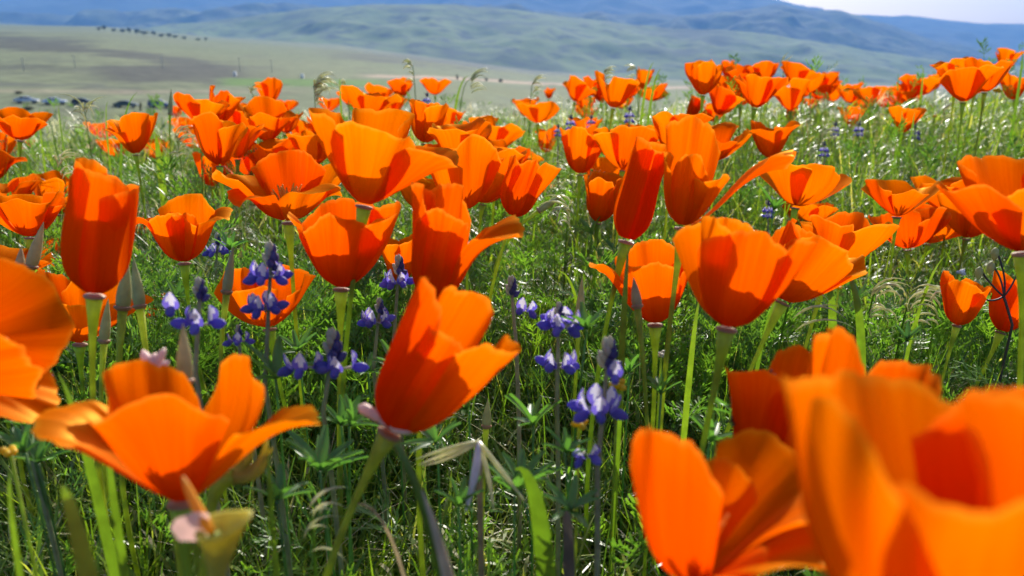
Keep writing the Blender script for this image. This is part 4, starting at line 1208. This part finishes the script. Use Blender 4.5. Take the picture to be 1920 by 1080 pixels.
for (x, y, w, d_, lab) in [(1070, 234, 14, 1.25, 'tiny far lupine below the wide flaring crest poppy'), (1108, 232, 12, 1.25, 'tiny whitish lupine right of the far one below the flaring poppy'),
                           (1046, 248, 11, 1.15, 'tiny lupine above the closed little cup poppy'), (1180, 220, 15, 1.3, 'dark far lupine in shade under the flaring crest poppy'),
                           (1545, 284, 14, 1.1, 'tiny lupine in the slope grass right of the long wing'), (1715, 252, 15, 1.3, 'tiny lupine below the poppy crossed by dark blades'),
                           (1610, 246, 14, 1.3, 'tiny pale lupine below the lone slope cup poppy'), (1440, 398, 17, .85, 'small lupine behind the rim of the bright cup poppy'),
                           (1566, 246, 13, 1.35, 'dark tiny lupine left of the lone slope cup poppy'), (800, 190, 12, 1.5, 'tiny lupine in the crest grass above the fringed poppy'),
                           (624, 222, 10, 1.3, 'tiny lupine beside the top of the large trumpet poppy')]:
    lupine((x, y + w * 2.2), (x, y - w * 1.1), [(x, y - w * .1, 5, w * .62), (x, y + w * .55, 4, w * .62)], d_, w * .7, lab, detail=False)

# ------------------------------------------------------------------ lupine leaves without flowers
lf = [(600, 884, 96, .30, 'large lupine rosette below the pale tipped lupine cluster'), (965, 930, 96, .29, 'lupine rosette with a yellow hub below centre'),
      (1000, 800, 70, .34, 'lupine rosette right of the big leaning poppy base'), (880, 770, 64, .36, 'lupine rosette under the hanging petal of the big leaning poppy'),
      (742, 690, 54, .40, 'lupine rosette left of the big leaning poppy'), (640, 800, 60, .34, 'lupine rosette left of the pink collar'),
      (1330, 830, 64, .31, 'lupine rosette beside the bottom right tall petal'), (1380, 780, 60, .31, 'lupine rosette under the bright cup poppy stem'),
      (150, 800, 54, .31, 'lupine rosette left of the wide open poppy'), (48, 850, 66, .28, 'lupine rosette in the lower left grass'),
      (560, 660, 52, .42, 'lupine rosette right of the two tiered lupine'), (330, 560, 40, .52, 'lupine rosette behind the sparse lupine'),
      (1450, 395, 44, .72, 'bluish lupine rosette above the bright cup poppy'), (1180, 700, 46, .42, 'lupine rosette right of the tall two tier lupine'),
      (1110, 440, 40, .75, 'lupine rosette below the small tulip shaped poppy'), (820, 830, 60, .32, 'lupine rosette right of the pink collar'),
      (1070, 960, 70, .27, 'lupine rosette left of the bottom right tall petal'), (860, 950, 60, .28, 'lupine rosette under the dry pale grass fan'),
      (520, 940, 70, .27, 'lupine rosette right of the withered yellow flower'), (1240, 740, 50, .38, 'lupine rosette right of the nearest lupine'),
      (1610, 560, 36, .56, 'lupine rosette in grass under the cup poppy pair'), (1700, 640, 40, .46, 'lupine rosette above the huge corner poppy')]
for k, (x, y, s, d_, lab) in enumerate(lf):
    hub = at(x, y, d_)
    gb = np.array((hub[0], hub[1] + .008, float(ground_z(hub[0], hub[1] + .008))))
    t = empty('lupine_rosette', gb, lab, 'leaf', 'palm shaped lupine leaves')
    leaf(t, (0, 0, 0), hub - gb, k * 1.1, R(10 + 5 * (k % 4)), s * d_ / F, 300 + k)


# ------------------------------------------------------------------ grass, ferny foliage, silvery awns
def blade_arrays(base, az, L, W, lean, curl, segs=3, twist=None, tipw=0.0):
    n = len(base)
    t = np.linspace(0, 1, segs + 1)
    pos = np.zeros((n, segs + 1, 3)); pos[:, 0] = base
    for k in range(segs):
        a = lean + curl * (t[k] + t[k + 1]) / 2
        st = L / segs
        pos[:, k + 1, 0] = pos[:, k, 0] + st * np.sin(a) * np.cos(az)
        pos[:, k + 1, 1] = pos[:, k, 1] + st * np.sin(a) * np.sin(az)
        pos[:, k + 1, 2] = pos[:, k, 2] + st * np.cos(a)
    tw = (az + np.pi / 2) if twist is None else az + np.pi / 2 + twist
    side = np.stack([np.cos(tw), np.sin(tw), np.zeros(n)], -1)
    prof = np.array([0.75, 1.0, 0.85, 0.6, 0.35, 0.2])[:segs] if segs <= 6 else 1 - t[:-1]
    co = np.zeros((n, 2 * segs + 1, 3))
    for k in range(segs):
        co[:, 2 * k] = pos[:, k] - side * (W * prof[k] / 2)[:, None]
        co[:, 2 * k + 1] = pos[:, k] + side * (W * prof[k] / 2)[:, None]
    co[:, 2 * segs] = pos[:, segs]
    off = np.arange(n)[:, None] * (2 * segs + 1)
    loc = []; sz = []
    for k in range(segs - 1):
        loc += [2 * k, 2 * k + 1, 2 * k + 3, 2 * k + 2]; sz.append(4)
    loc += [2 * segs - 2, 2 * segs - 1, 2 * segs]; sz.append(3)
    flat = (off + np.array(loc)[None]).ravel()
    return co.reshape(-1, 3), flat, np.tile(sz, n), 2 * segs + 1


def scatter(n, d0, d1, half=46, rg=None, p=1.6):
    a = np.radians(rg.uniform(-half, half, n))
    r = (d0 ** p + (d1 ** p - d0 ** p) * rg.random(n)) ** (1 / p)
    x = r * np.sin(a); y = r * np.cos(a)
    return x, y


rg = np.random.default_rng(11)
xs, ys, kind = [], [], []
for n, a, b, h in [(62000, .20, .75, 46), (42000, .7, 1.4, 44), (52000, 1.35, 3.1, 42), (9000, .2, 2.2, 175), (21000, .25, 2.6, 88)]:
    x, y = scatter(n, a, b, h, rg)
    xs.append(x); ys.append(y)
x = np.concatenate(xs); y = np.concatenate(ys); r = np.hypot(x, y)
cl = fbm(x * 9, y * 9, 71, 3); big = fbm(x * 2.2 + 4, y * 2.2, 72, 3)
keep = (rg.random(len(x)) < np.clip(0.35 + 1.5 * (cl - 0.3), .12, 1)) & (r > .17)
x, y, r, cl, big = x[keep], y[keep], r[keep], cl[keep], big[keep]
n = len(x)


def cap_height(x, y):
    """how tall the meadow stands: lower at the left, where it opens to the valley"""
    yy_ = np.maximum(y, .05)
    row_ = np.interp(np.clip(960 + F * x / yy_ * math.cos(PITCH), -400, 2300), [-400, 0, 500, 960, 1100, 1300, 1600, 1750, 1900, 2300], [234, 232, 216, 204, 184, 180, 188, 172, 140, 120])
    return np.maximum(.03, CH - (row_ - 110) / F * yy_ - ground_z(x, y))


def veg_height(x, y):
    r = np.hypot(x, y)
    h = np.interp(r, [.2, .3, .5, .8, 1.3, 2.0, 3.0], [.052, .092, .104, .118, .155, .160, .150])
    h = h * (0.62 + 0.75 * fbm(x * 4.5 + 9, y * 4.5, 73, 3))
    h = h * (1 + .30 * sstep(.0, .35, x) * sstep(1.2, 1.7, r))
    return np.minimum(h, cap_height(x, y))


H = veg_height(x, y) * rg.lognormal(-.12, .42, n)
H = np.minimum(np.minimum(H, np.interp(r, [.15, .3, .6, 1.0, 1.3, 3], [.05, .12, .15, .19, .23, .24])), cap_height(x, y) * rg.uniform(.9, 1.12, n))
W = rg.uniform(.0007, .0018, n) * np.interp(r, [.2, .8, 2, 3], [1.0, 1.25, 1.9, 2.3])
tint = np.clip(.05 + .9 * big + rg.normal(size=n) * .2, 0, .94)
dry = rg.random(n) < .07
tint[dry] = rg.uniform(.94, 1, dry.sum())
base = np.stack([x, y, ground_z(x, y) - .002], -1)
co, fl, sz, per = blade_arrays(base, rg.uniform(0, 6.283, n), H * 1.12, W, np.abs(rg.normal(size=n)) * .42, rg.gamma(2, .5, n), 4)
grass = link('grass', raw_mesh('grass', co, fl, sz, {'tint': np.repeat(tint, per)}), GRASS)
tag(grass, 'thin green grass blades filling the meadow between the flowers', kind='stuff')

# low tangle that hides the soil
x, y = (np.concatenate(q_) for q_ in zip(scatter(84000, .2, 2.9, 46, rg, 1.0), scatter(16000, .25, 2.6, 88, rg, 1.5)))
n = len(x); r = np.hypot(x, y)
base = np.stack([x, y, ground_z(x, y) + rg.uniform(.05, .95, n) * veg_height(x, y)], -1)
co, fl, sz, per = blade_arrays(base, rg.uniform(0, 6.283, n), rg.uniform(.012, .04, n), rg.uniform(.0008, .0024, n) * np.interp(r, [.2, 1, 3], [1, 1.5, 2.4]), rg.uniform(.3, 1.3, n), rg.uniform(0, 1.6, n), 3)
tg = np.clip(rg.normal(size=n) * .22 + .2 + .75 * fbm(x * 3 + 7, y * 3, 96, 3), 0, .93); dd = rg.random(n) < .16; tg[dd] = rg.uniform(.94, 1, dd.sum())
tag(link('undergrowth', raw_mesh('undergrowth', co, fl, sz, {'tint': np.repeat(tg, per)}), GRASS), 'short tangled green and straw undergrowth close to the soil', kind='stuff')

# dry straws lying and arching through the green
x, y = scatter(4200, .25, 2.6, 44, rg, 1.1)
n = len(x); r = np.hypot(x, y)
base = np.stack([x, y, ground_z(x, y) + rg.uniform(.1, .8, n) * veg_height(x, y)], -1)
co, fl, sz, per = blade_arrays(base, rg.uniform(0, 6.283, n), rg.uniform(.03, .10, n), rg.uniform(.0006, .0011, n) * np.interp(r, [.2, 1, 3], [1, 1.3, 2.2]), rg.uniform(.3, 1.2, n), rg.uniform(.2, 1.7, n), 6)
tag(link('dry_grass', raw_mesh('dry_grass', co, fl, sz, {'tint': np.repeat(rg.random(n), per)}), STRAW), 'bleached dry grass strands arching through the green', kind='stuff')


# ferny poppy leaves
def fern_template(rg_):
    co = []; 
    def strip(a, b, w):
        a = np.array(a); b = np.array(b); dd_ = b - a; s = np.cross(dd_, (0, 0, 1.0)); s = s / (np.linalg.norm(s) + 1e-9) * w / 2
        co.append([a - s, a + s, b + s * .7, b - s * .7])
    def P_(t): return np.array((t, 0.0, .32 * t - .30 * t * t))
    for k in range(4): strip(P_(k / 4), P_((k + 1) / 4), .03)
    for k in range(6):
        t = .28 + k * .13
        for s in (-1, 1):
            if rg_.random() < .14: continue
            l = .42 * (1 - .55 * abs(t - .45) * 1.3) * rg_.uniform(.6, 1.25)
            o = P_(min(t + rg_.normal() * .03, 1)); fa = rg_.uniform(.5, 1.05); e = o + np.array((l * math.cos(fa), s * l * math.sin(fa), rg_.uniform(-.12, .26)))
            strip(o, e, .035)
            for q in (.45, .8):
                m = o + (e - o) * q
                for s2 in (-1, 1):
                    strip(m, m + np.array((l * .34 + s2 * .04 + rg_.normal() * .03, s * l * .22 * (1 + s2) + s2 * -.06 * s + rg_.normal() * .03, rg_.uniform(-.06, .12))), .04)
    return np.array(co)


tmpl = [fern_template(np.random.default_rng(k)) for k in range(9)]
xs, ys = [], []
for n, a, b, hf_ in [(6200, .22, .7, 43), (2300, .65, 1.4, 43), (1200, 1.35, 2.9, 43), (1500, .3, 2.2, 85)]:
    x, y = scatter(n, a, b, hf_, rg)
    xs.append(x); ys.append(y)
x = np.concatenate(xs); y = np.concatenate(ys); r = np.hypot(x, y)
fm = fbm(x * 5 + 2, y * 5, 88, 2)
kp = rg.random(len(x)) < np.clip((fm - .3) * 3.2, .05, 1)
x, y, r = x[kp], y[kp], r[kp]
parts = []; tints = []
for i in range(len(x)):
    T = tmpl[i % 9]
    s = rg.uniform(.016, .042)
    az = rg.uniform(0, 6.283); tl = rg.uniform(.2, 1.2)
    ca, sa, ct, stt = math.cos(az), math.sin(az), math.cos(tl), math.sin(tl)
    M = np.array([[ca, -sa, 0], [sa, ca, 0], [0, 0, 1]]) @ np.array([[ct, 0, -stt], [0, 1, 0], [stt, 0, ct]])
    hh = veg_height(x[i], y[i]) * rg.uniform(.45, 1.3)
    parts.append((T.reshape(-1, 3) * s) @ M.T + np.array((x[i], y[i], ground_z(x[i], y[i]) + hh)))
    tints.append(np.full(T.shape[0] * 4, np.clip(rg.normal() * .25 + .5, 0, 1)))
co = np.concatenate(parts); nq = len(co) // 4
tag(link('ferny_foliage', raw_mesh('ferny_foliage', co, np.arange(len(co)), np.full(nq, 4), {'tint': np.concatenate(tints)}), FERN), 'finely cut feathery green poppy leaves in soft clumps', kind='stuff')

# silvery awns of wild grasses, thickest at the left and along the crest
cx, cy = scatter(1500, .55, 2.9, 42, rg, 1.4)
rr_ = np.hypot(cx, cy)
pk = np.clip(.10 + .75 * sstep(.05, -.35, cx) * sstep(.7, 1.0, rr_) + .45 * sstep(1.5, 2.1, rr_) * sstep(.5, .0, cx) + .08 * sstep(1.5, 2.1, rr_) + .12 * (fbm(cx * 3, cy * 3, 91) - .4), 0, 1)
kp = rg.random(len(cx)) < pk
cx, cy, rr_ = cx[kp], cy[kp], rr_[kp]
m = 15
hz_ = veg_height(cx, cy) * rg.uniform(.8, 1.22, len(cx))
hz_ = np.minimum(np.minimum(hz_, np.interp(rr_, [.5, 1, 3], [.12, .20, .23])), cap_height(cx, cy) * rg.uniform(.92, 1.1, len(cx)))
haz = rg.uniform(0, 6.283, len(cx))
X = np.repeat(cx, m) + rg.normal(size=len(cx) * m) * .006; Y = np.repeat(cy, m) + rg.normal(size=len(cx) * m) * .006
Zb = np.repeat(ground_z(cx, cy) + hz_, m) + rg.normal(size=len(cx) * m) * .006
A = np.repeat(haz, m) + rg.normal(size=len(cx) * m) * .5
n = len(X)
co, fl, sz, per = blade_arrays(np.stack([X, Y, Zb], -1), A, rg.uniform(.022, .05, n), rg.uniform(.0005, .0009, n) * np.interp(np.repeat(rr_, m), [.5, 1.5, 3], [1.1, 1.7, 2.4]), rg.uniform(.4, 1.2, n), rg.uniform(.5, 1.7, n), 5)
tt_ = np.clip(np.repeat(rg.random(len(cx)), m) * .8 + rg.random(n) * .25, 0, 1)
n2_ = len(cx)
co2, fl2, sz2, per2 = blade_arrays(np.stack([cx, cy, ground_z(cx, cy)], -1), haz, hz_ * 1.02, np.full(n2_, .0012), np.full(n2_, .03), np.full(n2_, .18), 4)
co_, fl_, sz_ = merge([(co, fl, sz), (co2, fl2, sz2)])
tag(link('wild_grass_awns', raw_mesh('wild_grass_awns', co_, fl_, sz_, {'tint': np.concatenate([np.repeat(tt_, per), np.full(len(co2), .1)])}), AWN), 'silvery pinkish awns of wild grass glinting in the back of the meadow', kind='stuff')


# ------------------------------------------------------------------ single grass plants one can pick out
def spray(name, tip, foot_dx, d, n, length, spread, label, mat=None, droop=1.4, side=1, width=6, stalk=True):
    """a nodding head: thin stalk, spikelets hanging from its bent end; lengths in pixels"""
    u = d / F
    top = at(*tip, d)
    fx = top[0] + foot_dx * u
    gp = np.array((fx, top[1] + .01, 0)); gp[2] = float(ground_z(gp[0], gp[1]))
    root = tag(empty(name, gp, label, 'grass', 'nodding wild grass heads'), kind='thing')
    h = top[2] - gp[2]
    path = bez(gp, np.array((fx, gp[1], top[2] + .25 * length * u)), top, 12) - gp
    if stalk: link('stalk', raw_mesh('stalk', *tube_arrays(path, np.linspace(.0009, .0004, 12) * max(1, d), 5)), BLADE, root)
    g = np.random.default_rng(int(tip[0] * 3 + tip[1]))
    for k in range(n):
        f_ = k / max(1, n - 1)
        o = path[-1] * (1 - .10 * f_ * (k % 2)) + g.normal(size=3) * .0016
        a = (0 if side > 0 else math.pi) + g.normal() * spread
        L = length * u * g.uniform(.45, 1.15); droop_k = droop * g.uniform(.6, 1.25)
        pts = [o]; ang = g.uniform(.3, 1.0) * (1 if droop > 0 else .2)
        for q in range(6):
            an = ang + droop_k * q / 5
            pts.append(pts[-1] + L / 6 * np.array((math.sin(an) * math.cos(a), math.sin(an) * math.sin(a), math.cos(an))))
        w = width * u / 2
        link('spikelet', raw_mesh('spikelet', *tube_arrays(pts, np.array([.25, .8, 1, .85, .5, .25, .06]) * w, 4)), mat or AWN_O, root)


SPR = [
    ((590, 162), -6, 1.15, 22, 62, .9, 'big drooping silver grass tuft above the frilly poppy', 1.9, 1, 4.0),
    ((884, 150), -30, 1.7, 12, 46, .5, 'feathery pale grass head arching right on the centre crest', 1.4, 1, 3.0),
    ((1000, 156), -8, 1.6, 10, 32, .7, 'silvery grass head above the smooth bowl crest poppy', 1.6, 1, 3.0),
    ((772, 122), 6, 1.5, 6, 26, .4, 'bright white grass plume sticking up against the valley', 2.2, -1, 4.5),
    ((1134, 136), 8, 1.6, 7, 26, .5, 'bright white grass plume left above the flaring crest poppy', 2.0, 1, 4.5),
    ((1190, 128), 14, 1.6, 8, 30, .5, 'curved white grass head left of the little crest goblet', 1.7, -1, 3.2),
    ((648, 158), 4, 1.5, 5, 22, .4, 'small white plume right of the drooping silver tuft', 2.0, -1, 4.0),
    ((158, 206), -6, 1.05, 14, 52, 1.2, 'fluffy pale grass head below the black hatchback', 1.7, 1, 3.2),
    ((470, 172), 10, 1.4, 8, 28, .6, 'pale curved grass head left of the goblet poppy', 1.8, 1, 3.0),
    ((1466, 118), 12, 1.8, 6, 30, .4, 'thin white grass streak above the tallest crest clump poppy', .4, 1, 3.0),
    ((1490, 562), -18, .46, 9, 105, .35, 'arched dry grass head right of the bright cup poppy', 1.4, 1, 5.0),
    ((1640, 552), 4, .50, 12, 78, .5, 'white brush like grass plume at the right', 2.4, 1, 5.0),
    ((1765, 560), 6, .50, 10, 80, .5, 'second white brush like grass plume at the far right', 2.5, -1, 5.0),
    ((588, 958), -24, .26, 8, 96, .35, 'pale drooping grass head at the bottom left of centre', 1.5, 1, 6.0),
    ((1712, 560), -8, .52, 8, 60, .6, 'yellowish grass head between the two white plumes', 1.8, 1, 4.5),
    ((1540, 255), 0, 1.2, 9, 40, .8, 'silvery grass head in the slope grass above the lone wing tip', 1.7, 1, 3.0),
    ((1770, 206), 10, 1.3, 10, 42, .7, 'pale arching grass head below the big trio', 1.4, 1, 3.0),
    ((110, 300), 0, .90, 12, 56, 1.0, 'silvery grass head in the left meadow above the ruffled poppy', 1.7, 1, 3.5),
    ((330, 262), 0, .95, 12, 60, 1.0, 'silvery grass head right of the lone left cup poppy', 1.7, 1, 3.5),
    ((1070, 390), -10, .70, 9, 70, .7, 'pale grass head left of the small tulip shaped poppy', 1.8, -1, 4.0),
]
for tip, fdx, d_, n, ln, spd, lab, dr, sd, wd in SPR:
    spray('wild_grass', tip, fdx, d_, n, ln, spd, lab, droop=dr, side=sd, width=wd)
# the dry pale fan below centre
d_ = .285
hub = at(898, 828, d_)
gp = np.array((hub[0], hub[1] + .012, 0)); gp[2] = float(ground_z(gp[0], gp[1]))
t = empty('dry_grass_fan', gp, 'dry white grass leaves splayed from one knot below the leaning poppy', 'grass')
link('stalk', raw_mesh('stalk', *tube_arrays(bez((0, 0, 0), (0, .004, .05), hub - gp, 8), .0011, 6)), DRYBLADE, t)
for k_, (x1, y1, x2, y2, w) in enumerate([(895, 890, 872, 962, 13), (850, 835, 778, 862, 7), (850, 845, 784, 872, 7), (850, 862, 790, 874, 6), (930, 870, 992, 950, 8), (918, 890, 926, 960, 7)]):
    p_ = bez(hub - gp, at(x1, y1, d_ - .004) - gp, at(x2, y2, d_ - .006) - gp, 9)
    w_ = np.array([.5, .9, 1, 1, 1, .9, .75, .5, .1]) * w * d_ / F / 2
    link('dry_leaf', raw_mesh('dry_leaf', *tube_arrays(p_, w_ * 1.25, 4)), LUP_WHITE if k_ == 0 else AWN_O, t)


def blade(px0, py0, px1, py1, w, d, label, bend=0, mat=None, to_ground=True, tip=.05, d1=None, name='grass_blade', cat='grass blade'):
    """one broad blade with a folded middle; from a low point up to its tip"""
    A = at(px0, py0, d); B = at(px1, py1, d1 or d)
    gp = np.array((A[0], A[1] + .006, 0)); gp[2] = float(ground_z(gp[0], gp[1]))
    M_ = (A + B) / 2 + np.array((bend * d / F, 0, 0))
    p_ = bez(A, M_, B, 12)
    if to_ground: p_ = bez(gp, A * 1.0 + (A - gp) * .15, B, 17)
    p_ = p_ - gp
    n_ = len(p_)
    t_ = np.linspace(0, 1, n_)
    wd = w * d / F / 2 * np.where(t_ < .45, .6 + .9 * t_, 1 - ((t_ - .45) / .55) ** 1.8 * (1 - tip))
    tan_ = np.gradient(p_, axis=0); tan_ /= np.linalg.norm(tan_, axis=1)[:, None]
    s_ = np.cross(tan_, (0.12, 1, 0.05)); s_ /= np.linalg.norm(s_, axis=1)[:, None]
    back = np.cross(s_, tan_)
    co_ = np.stack([p_ - s_ * wd[:, None] + back * wd[:, None] * .3, p_, p_ + s_ * wd[:, None] + back * wd[:, None] * .3], 1).reshape(-1, 3)
    f_ = grid_faces(n_, 3)
    o = link(name, raw_mesh(name, co_, f_.ravel(), np.full(len(f_), 4)), mat or BLADE, loc=gp)
    return tag(o, label, cat, 'single broad grass blades')


for a in [
    (178, 1100, 112, 915, 56, .17, 'blurred broad green blade at the bottom left', -6),
    (210, 990, 205, 840, 22, .24, 'upright green blade below the wide open poppy, left of its stem', 0),
    (196, 930, 108, 700, 26, .26, 'long slanting blade left of the wide open poppy', -10),
    (506, 1010, 505, 850, 13, .26, 'thin bright green blade right of the withered yellow flower', 2),
    (18, 1090, 22, 880, 18, .21, 'yellowish blade at the lower left corner', 2),
    (1050, 980, 965, 880, 40, .25, 'pale green pod like blade pointing left below centre', 6),
    (1645, 640, 1580, 505, 18, .46, 'yellow green blade slanting left at the right meadow', -4),
    (1580, 600, 1545, 530, 18, .48, 'short green blade under the smaller pointed petal poppy', 0),
    (1700, 600, 1772, 480, 8, .5, 'thin blade slanting right above the second white plume', 4),
    (1165, 640, 1178, 470, 14, .35, 'green blade running along the narrow furled poppy stem', 3),
    (1105, 560, 1045, 508, 7, .6, 'fine blade in the centre right grass', 0),
    (205, 264, 258, 172, 5, 1.05, 'long green blade crossing the green car', 6),
    (114, 262, 110, 195, 4, 1.1, 'dark thin blade rising toward the white sedan', 0),
    (72, 262, 75, 202, 4, 1.1, 'dark thin blade below the leftmost sedan', 0),
    (194, 255, 202, 190, 3.5, 1.1, 'dark thin blade right of the black hatchback', 0),
    (638, 190, 637, 146, 4, 1.4, 'bright thin blade right of the crop field', 0),
    (842, 190, 878, 142, 5, 1.6, 'green blade leaning right on the centre crest', 2),
    (1200, 175, 1226, 116, 5, 1.5, 'green blade leaning right at the little crest goblet', 3),
    (1212, 185, 1240, 128, 5, 1.5, 'second green blade leaning right past the crest goblet', 3),
    (1730, 175, 1731, 124, 4, 1.7, 'dark spear blade over the rising crest string', 0),
    (1684, 180, 1684, 138, 3.5, 1.8, 'thin dark spear blade left of the crest string top', 0),
    (1915, 160, 1917, 96, 6, 1.3, 'dark spear blade at the top right edge', 0),
    (1693, 250, 1690, 205, 4, 1.2, 'dark blade crossing the poppy below the crest string', 0),
    (1708, 250, 1716, 208, 4, 1.2, 'second dark blade crossing the poppy below the crest string', 0),
    (414, 340, 412, 300, 6, .8, 'green blade under the double cup poppy', 0),
    (1290, 690, 1312, 560, 12, .42, 'green blade left of the bright cup poppy stem', 0),
    (1410, 640, 1470, 545, 8, .42, 'thin blade right of the bright cup poppy stem', 4),
    (300, 330, 292, 250, 16, .9, 'dark broad blade below the lone left cup poppy', -4),
]:
    blade(*a[:7], a[7] if False else a[6], bend=a[7]) if False else blade(a[0], a[1], a[2], a[3], a[4], a[5], a[6], bend=a[7])
d_ = .205
gp = at(930, 1150, d_)
gp[2] = float(ground_z(gp[0], gp[1]))
p_ = bez(gp, at(900, 1080, d_), at(742, 832, d_), 16) - gp
t = empty('leaning_stalk', gp, 'blurred brownish stalk leaning left under the pink collar', 'stalk')
link('stalk', raw_mesh('stalk', *tube_arrays(p_, np.linspace(.0028, .0011, 16), 8)), BLADE, t)
link('sheath', raw_mesh('sheath', *tube_arrays(p_[8:14] + np.array((.0012, -.0006, 0)), [.0006, .0018, .0020, .0016, .0010, .0002], 6)), DRYBLADE, t)
blade(800, 1000, 650, 950, 9, .26, 'dry straw crossing below the leaning poppy stem', mat=DRYBLADE)
blade(1075, 1060, 1058, 960, 26, .25, 'dark brown blade below the pod like one', mat=DARKSTALK, tip=.3)

# pink flaps of the leaning poppy's collar
d_ = .247
gp = at(735, 806, d_)
t = empty('pink_collar_flap', gp, 'pink rim flaring under the big leaning poppy', 'poppy rim')
for (x0, y0, x1, y1, x2, y2, w) in [(720, 790, 690, 770, 674, 762, 11), (730, 800, 755, 808, 774, 804, 10), (700, 778, 730, 802, 760, 806, 7)]:
    link('flap', raw_mesh('flap', *tube_arrays(bez(at(x0, y0, d_ - .004), at(x1, y1, d_ - .006), at(x2, y2, d_ - .004), 8) - gp, np.array([.4, .8, 1, 1, 1, 1, .9, .4]) * w * d_ / F, 7)), PINK, t)


# ------------------------------------------------------------------ small odd flowers and stalks
def floret(px, py, d, s, label, mat, n=5):
    c = at(px, py, d)
    gp = np.array((c[0], c[1] + .004, 0)); gp[2] = float(ground_z(gp[0], gp[1]))
    t = empty('small_flower', gp, label, 'flower', 'tiny meadow flowers')
    link('stem', raw_mesh('stem', *tube_arrays(bez((0, 0, 0), (0, 0, .04), c - gp, 7), .0006, 5)), STEM, t)
    S = s * d / F
    for k in range(n):
        a = k * 2 * math.pi / n + px
        e = c - gp + S * np.array((math.cos(a) * .5, math.sin(a) * .4 - .2, .25 + .2 * math.sin(a * 2)))
        link('petal', raw_mesh('petal', *tube_arrays(bez(c - gp, (c - gp + e) / 2 + np.array((0, 0, S * .1)), e, 5), np.array([.05, .16, .22, .18, .04]) * S, 6)), mat, t)


for a in [(1086, 798, .30, 34, 'yellow floret under the nearest lupine', YELLOW), (1158, 726, .34, 34, 'yellow floret right of the nearest lupine', YELLOW),
          (1800, 513, .62, 18, 'tiny white flower in the right meadow', LUP_WHITE), (20, 850, .26, 34, 'yellow green bud flower at the left edge', YELLOW),
          (1240, 668, .42, 24, 'pale cream floret below the narrow furled poppy', FUZZ), (1572, 541, .5, 14, 'yellow speck flower under the pointed petal poppy', YELLOW),
          (1752, 219, 1.3, 9, 'yellow speck flower below the big trio', YELLOW), (785, 424, .6, 12, 'magenta speck flower beside the dark central poppy', LUP_BLUE),
          (1868, 172, 1.2, 16, 'pale yellow flower below the right hand wide poppy', YELLOW)]:
    floret(a[0], a[1], a[2], a[3], a[4], a[5])

d_ = .50
j0 = at(1882, 556, d_)
gp = np.array((at(1898, 620, d_)[0], j0[1] + .004, 0)); gp[2] = float(ground_z(gp[0], gp[1]))
t = empty('dark_budded_stalk', gp, 'dark branching stalk with nodding seed buds before the red poppy at right', 'stalk')
link('stalk', raw_mesh('stalk', *tube_arrays(np.vstack([bez(gp, gp + np.array((0, 0, .05)), at(1898, 610, d_), 6)[:-1], bez(at(1898, 610, d_), at(1890, 580, d_), j0, 6)]) - gp, .0009, 6)), DARKSTALK, t)
for (x1, y1, x2, y2) in [(1840, 580, 1832, 530), (1862, 540, 1838, 506), (1880, 520, 1860, 496), (1890, 520, 1868, 470), (1905, 530, 1918, 478)]:
    b_ = link('branch', raw_mesh('branch', *tube_arrays(bez(j0, at(x1, y1, d_), at(x2, y2, d_), 9) - gp, .0006, 5)), DARKSTALK, t)
    e_ = at(x2, y2, d_); s_ = 15 * d_ / F
    link('seed_bud', raw_mesh('seed_bud', *tube_arrays(np.array([e_ + np.array((-.1, 0, q)) * s_ for q in (.4, .1, -.4, -.9, -1.3)]) - gp, np.array([.1, .42, .5, .35, .06]) * s_, 7)), BUD, b_)

# feathery poppy leaf, coloured very dark green, in front of the half hidden poppy
d_ = .255
h0 = at(1400, 850, d_)
gp = np.array((h0[0], h0[1] + .006, 0)); gp[2] = float(ground_z(gp[0], gp[1]))
t = empty('feathery_leaf', gp, 'dark feathery cut leaf before the half hidden poppy in the lower right', 'leaf')
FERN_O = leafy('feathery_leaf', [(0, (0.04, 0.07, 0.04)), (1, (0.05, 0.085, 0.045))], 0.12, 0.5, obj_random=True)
link('stalk', raw_mesh('stalk', *tube_arrays(np.vstack([bez(gp, (gp + h0) / 2, h0, 5)[:-1], bez(h0, at(1412, 780, d_), at(1420, 715, d_), 8)]) - gp, .0007, 5)), FERN_O, t)
g = np.random.default_rng(3)
for k in range(11):
    f_ = k / 10
    o = bez(h0, at(1412, 780, d_), at(1420, 715, d_), 21)[int(4 + 15 * f_)]
    sd = -1 if k % 2 else 1
    ln = 52 * (1 - .4 * f_)
    e = o + np.array((sd * .8, g.normal() * .25, .62)) * ln * d_ / F
    pp = [tube_arrays(bez(o, (o + e) / 2, e, 5) - gp, [.0003, .0004, .0005, .0004, .0002], 5)]
    for q in (.4, .65, .9):
        m_ = o + (e - o) * q
        for s2 in (-1, 1):
            ee = m_ + np.array((sd * .5 + s2 * .35, g.normal() * .2, .5 - s2 * sd * .4)) * 15 * d_ / F
            pp.append(tube_arrays(np.array([m_, (m_ + ee) / 2, ee]) - gp, [.0003, .0005, .0003], 5))
    link('leaf_lobe', raw_mesh('leaf_lobe', *merge(pp)), FERN_O, t)
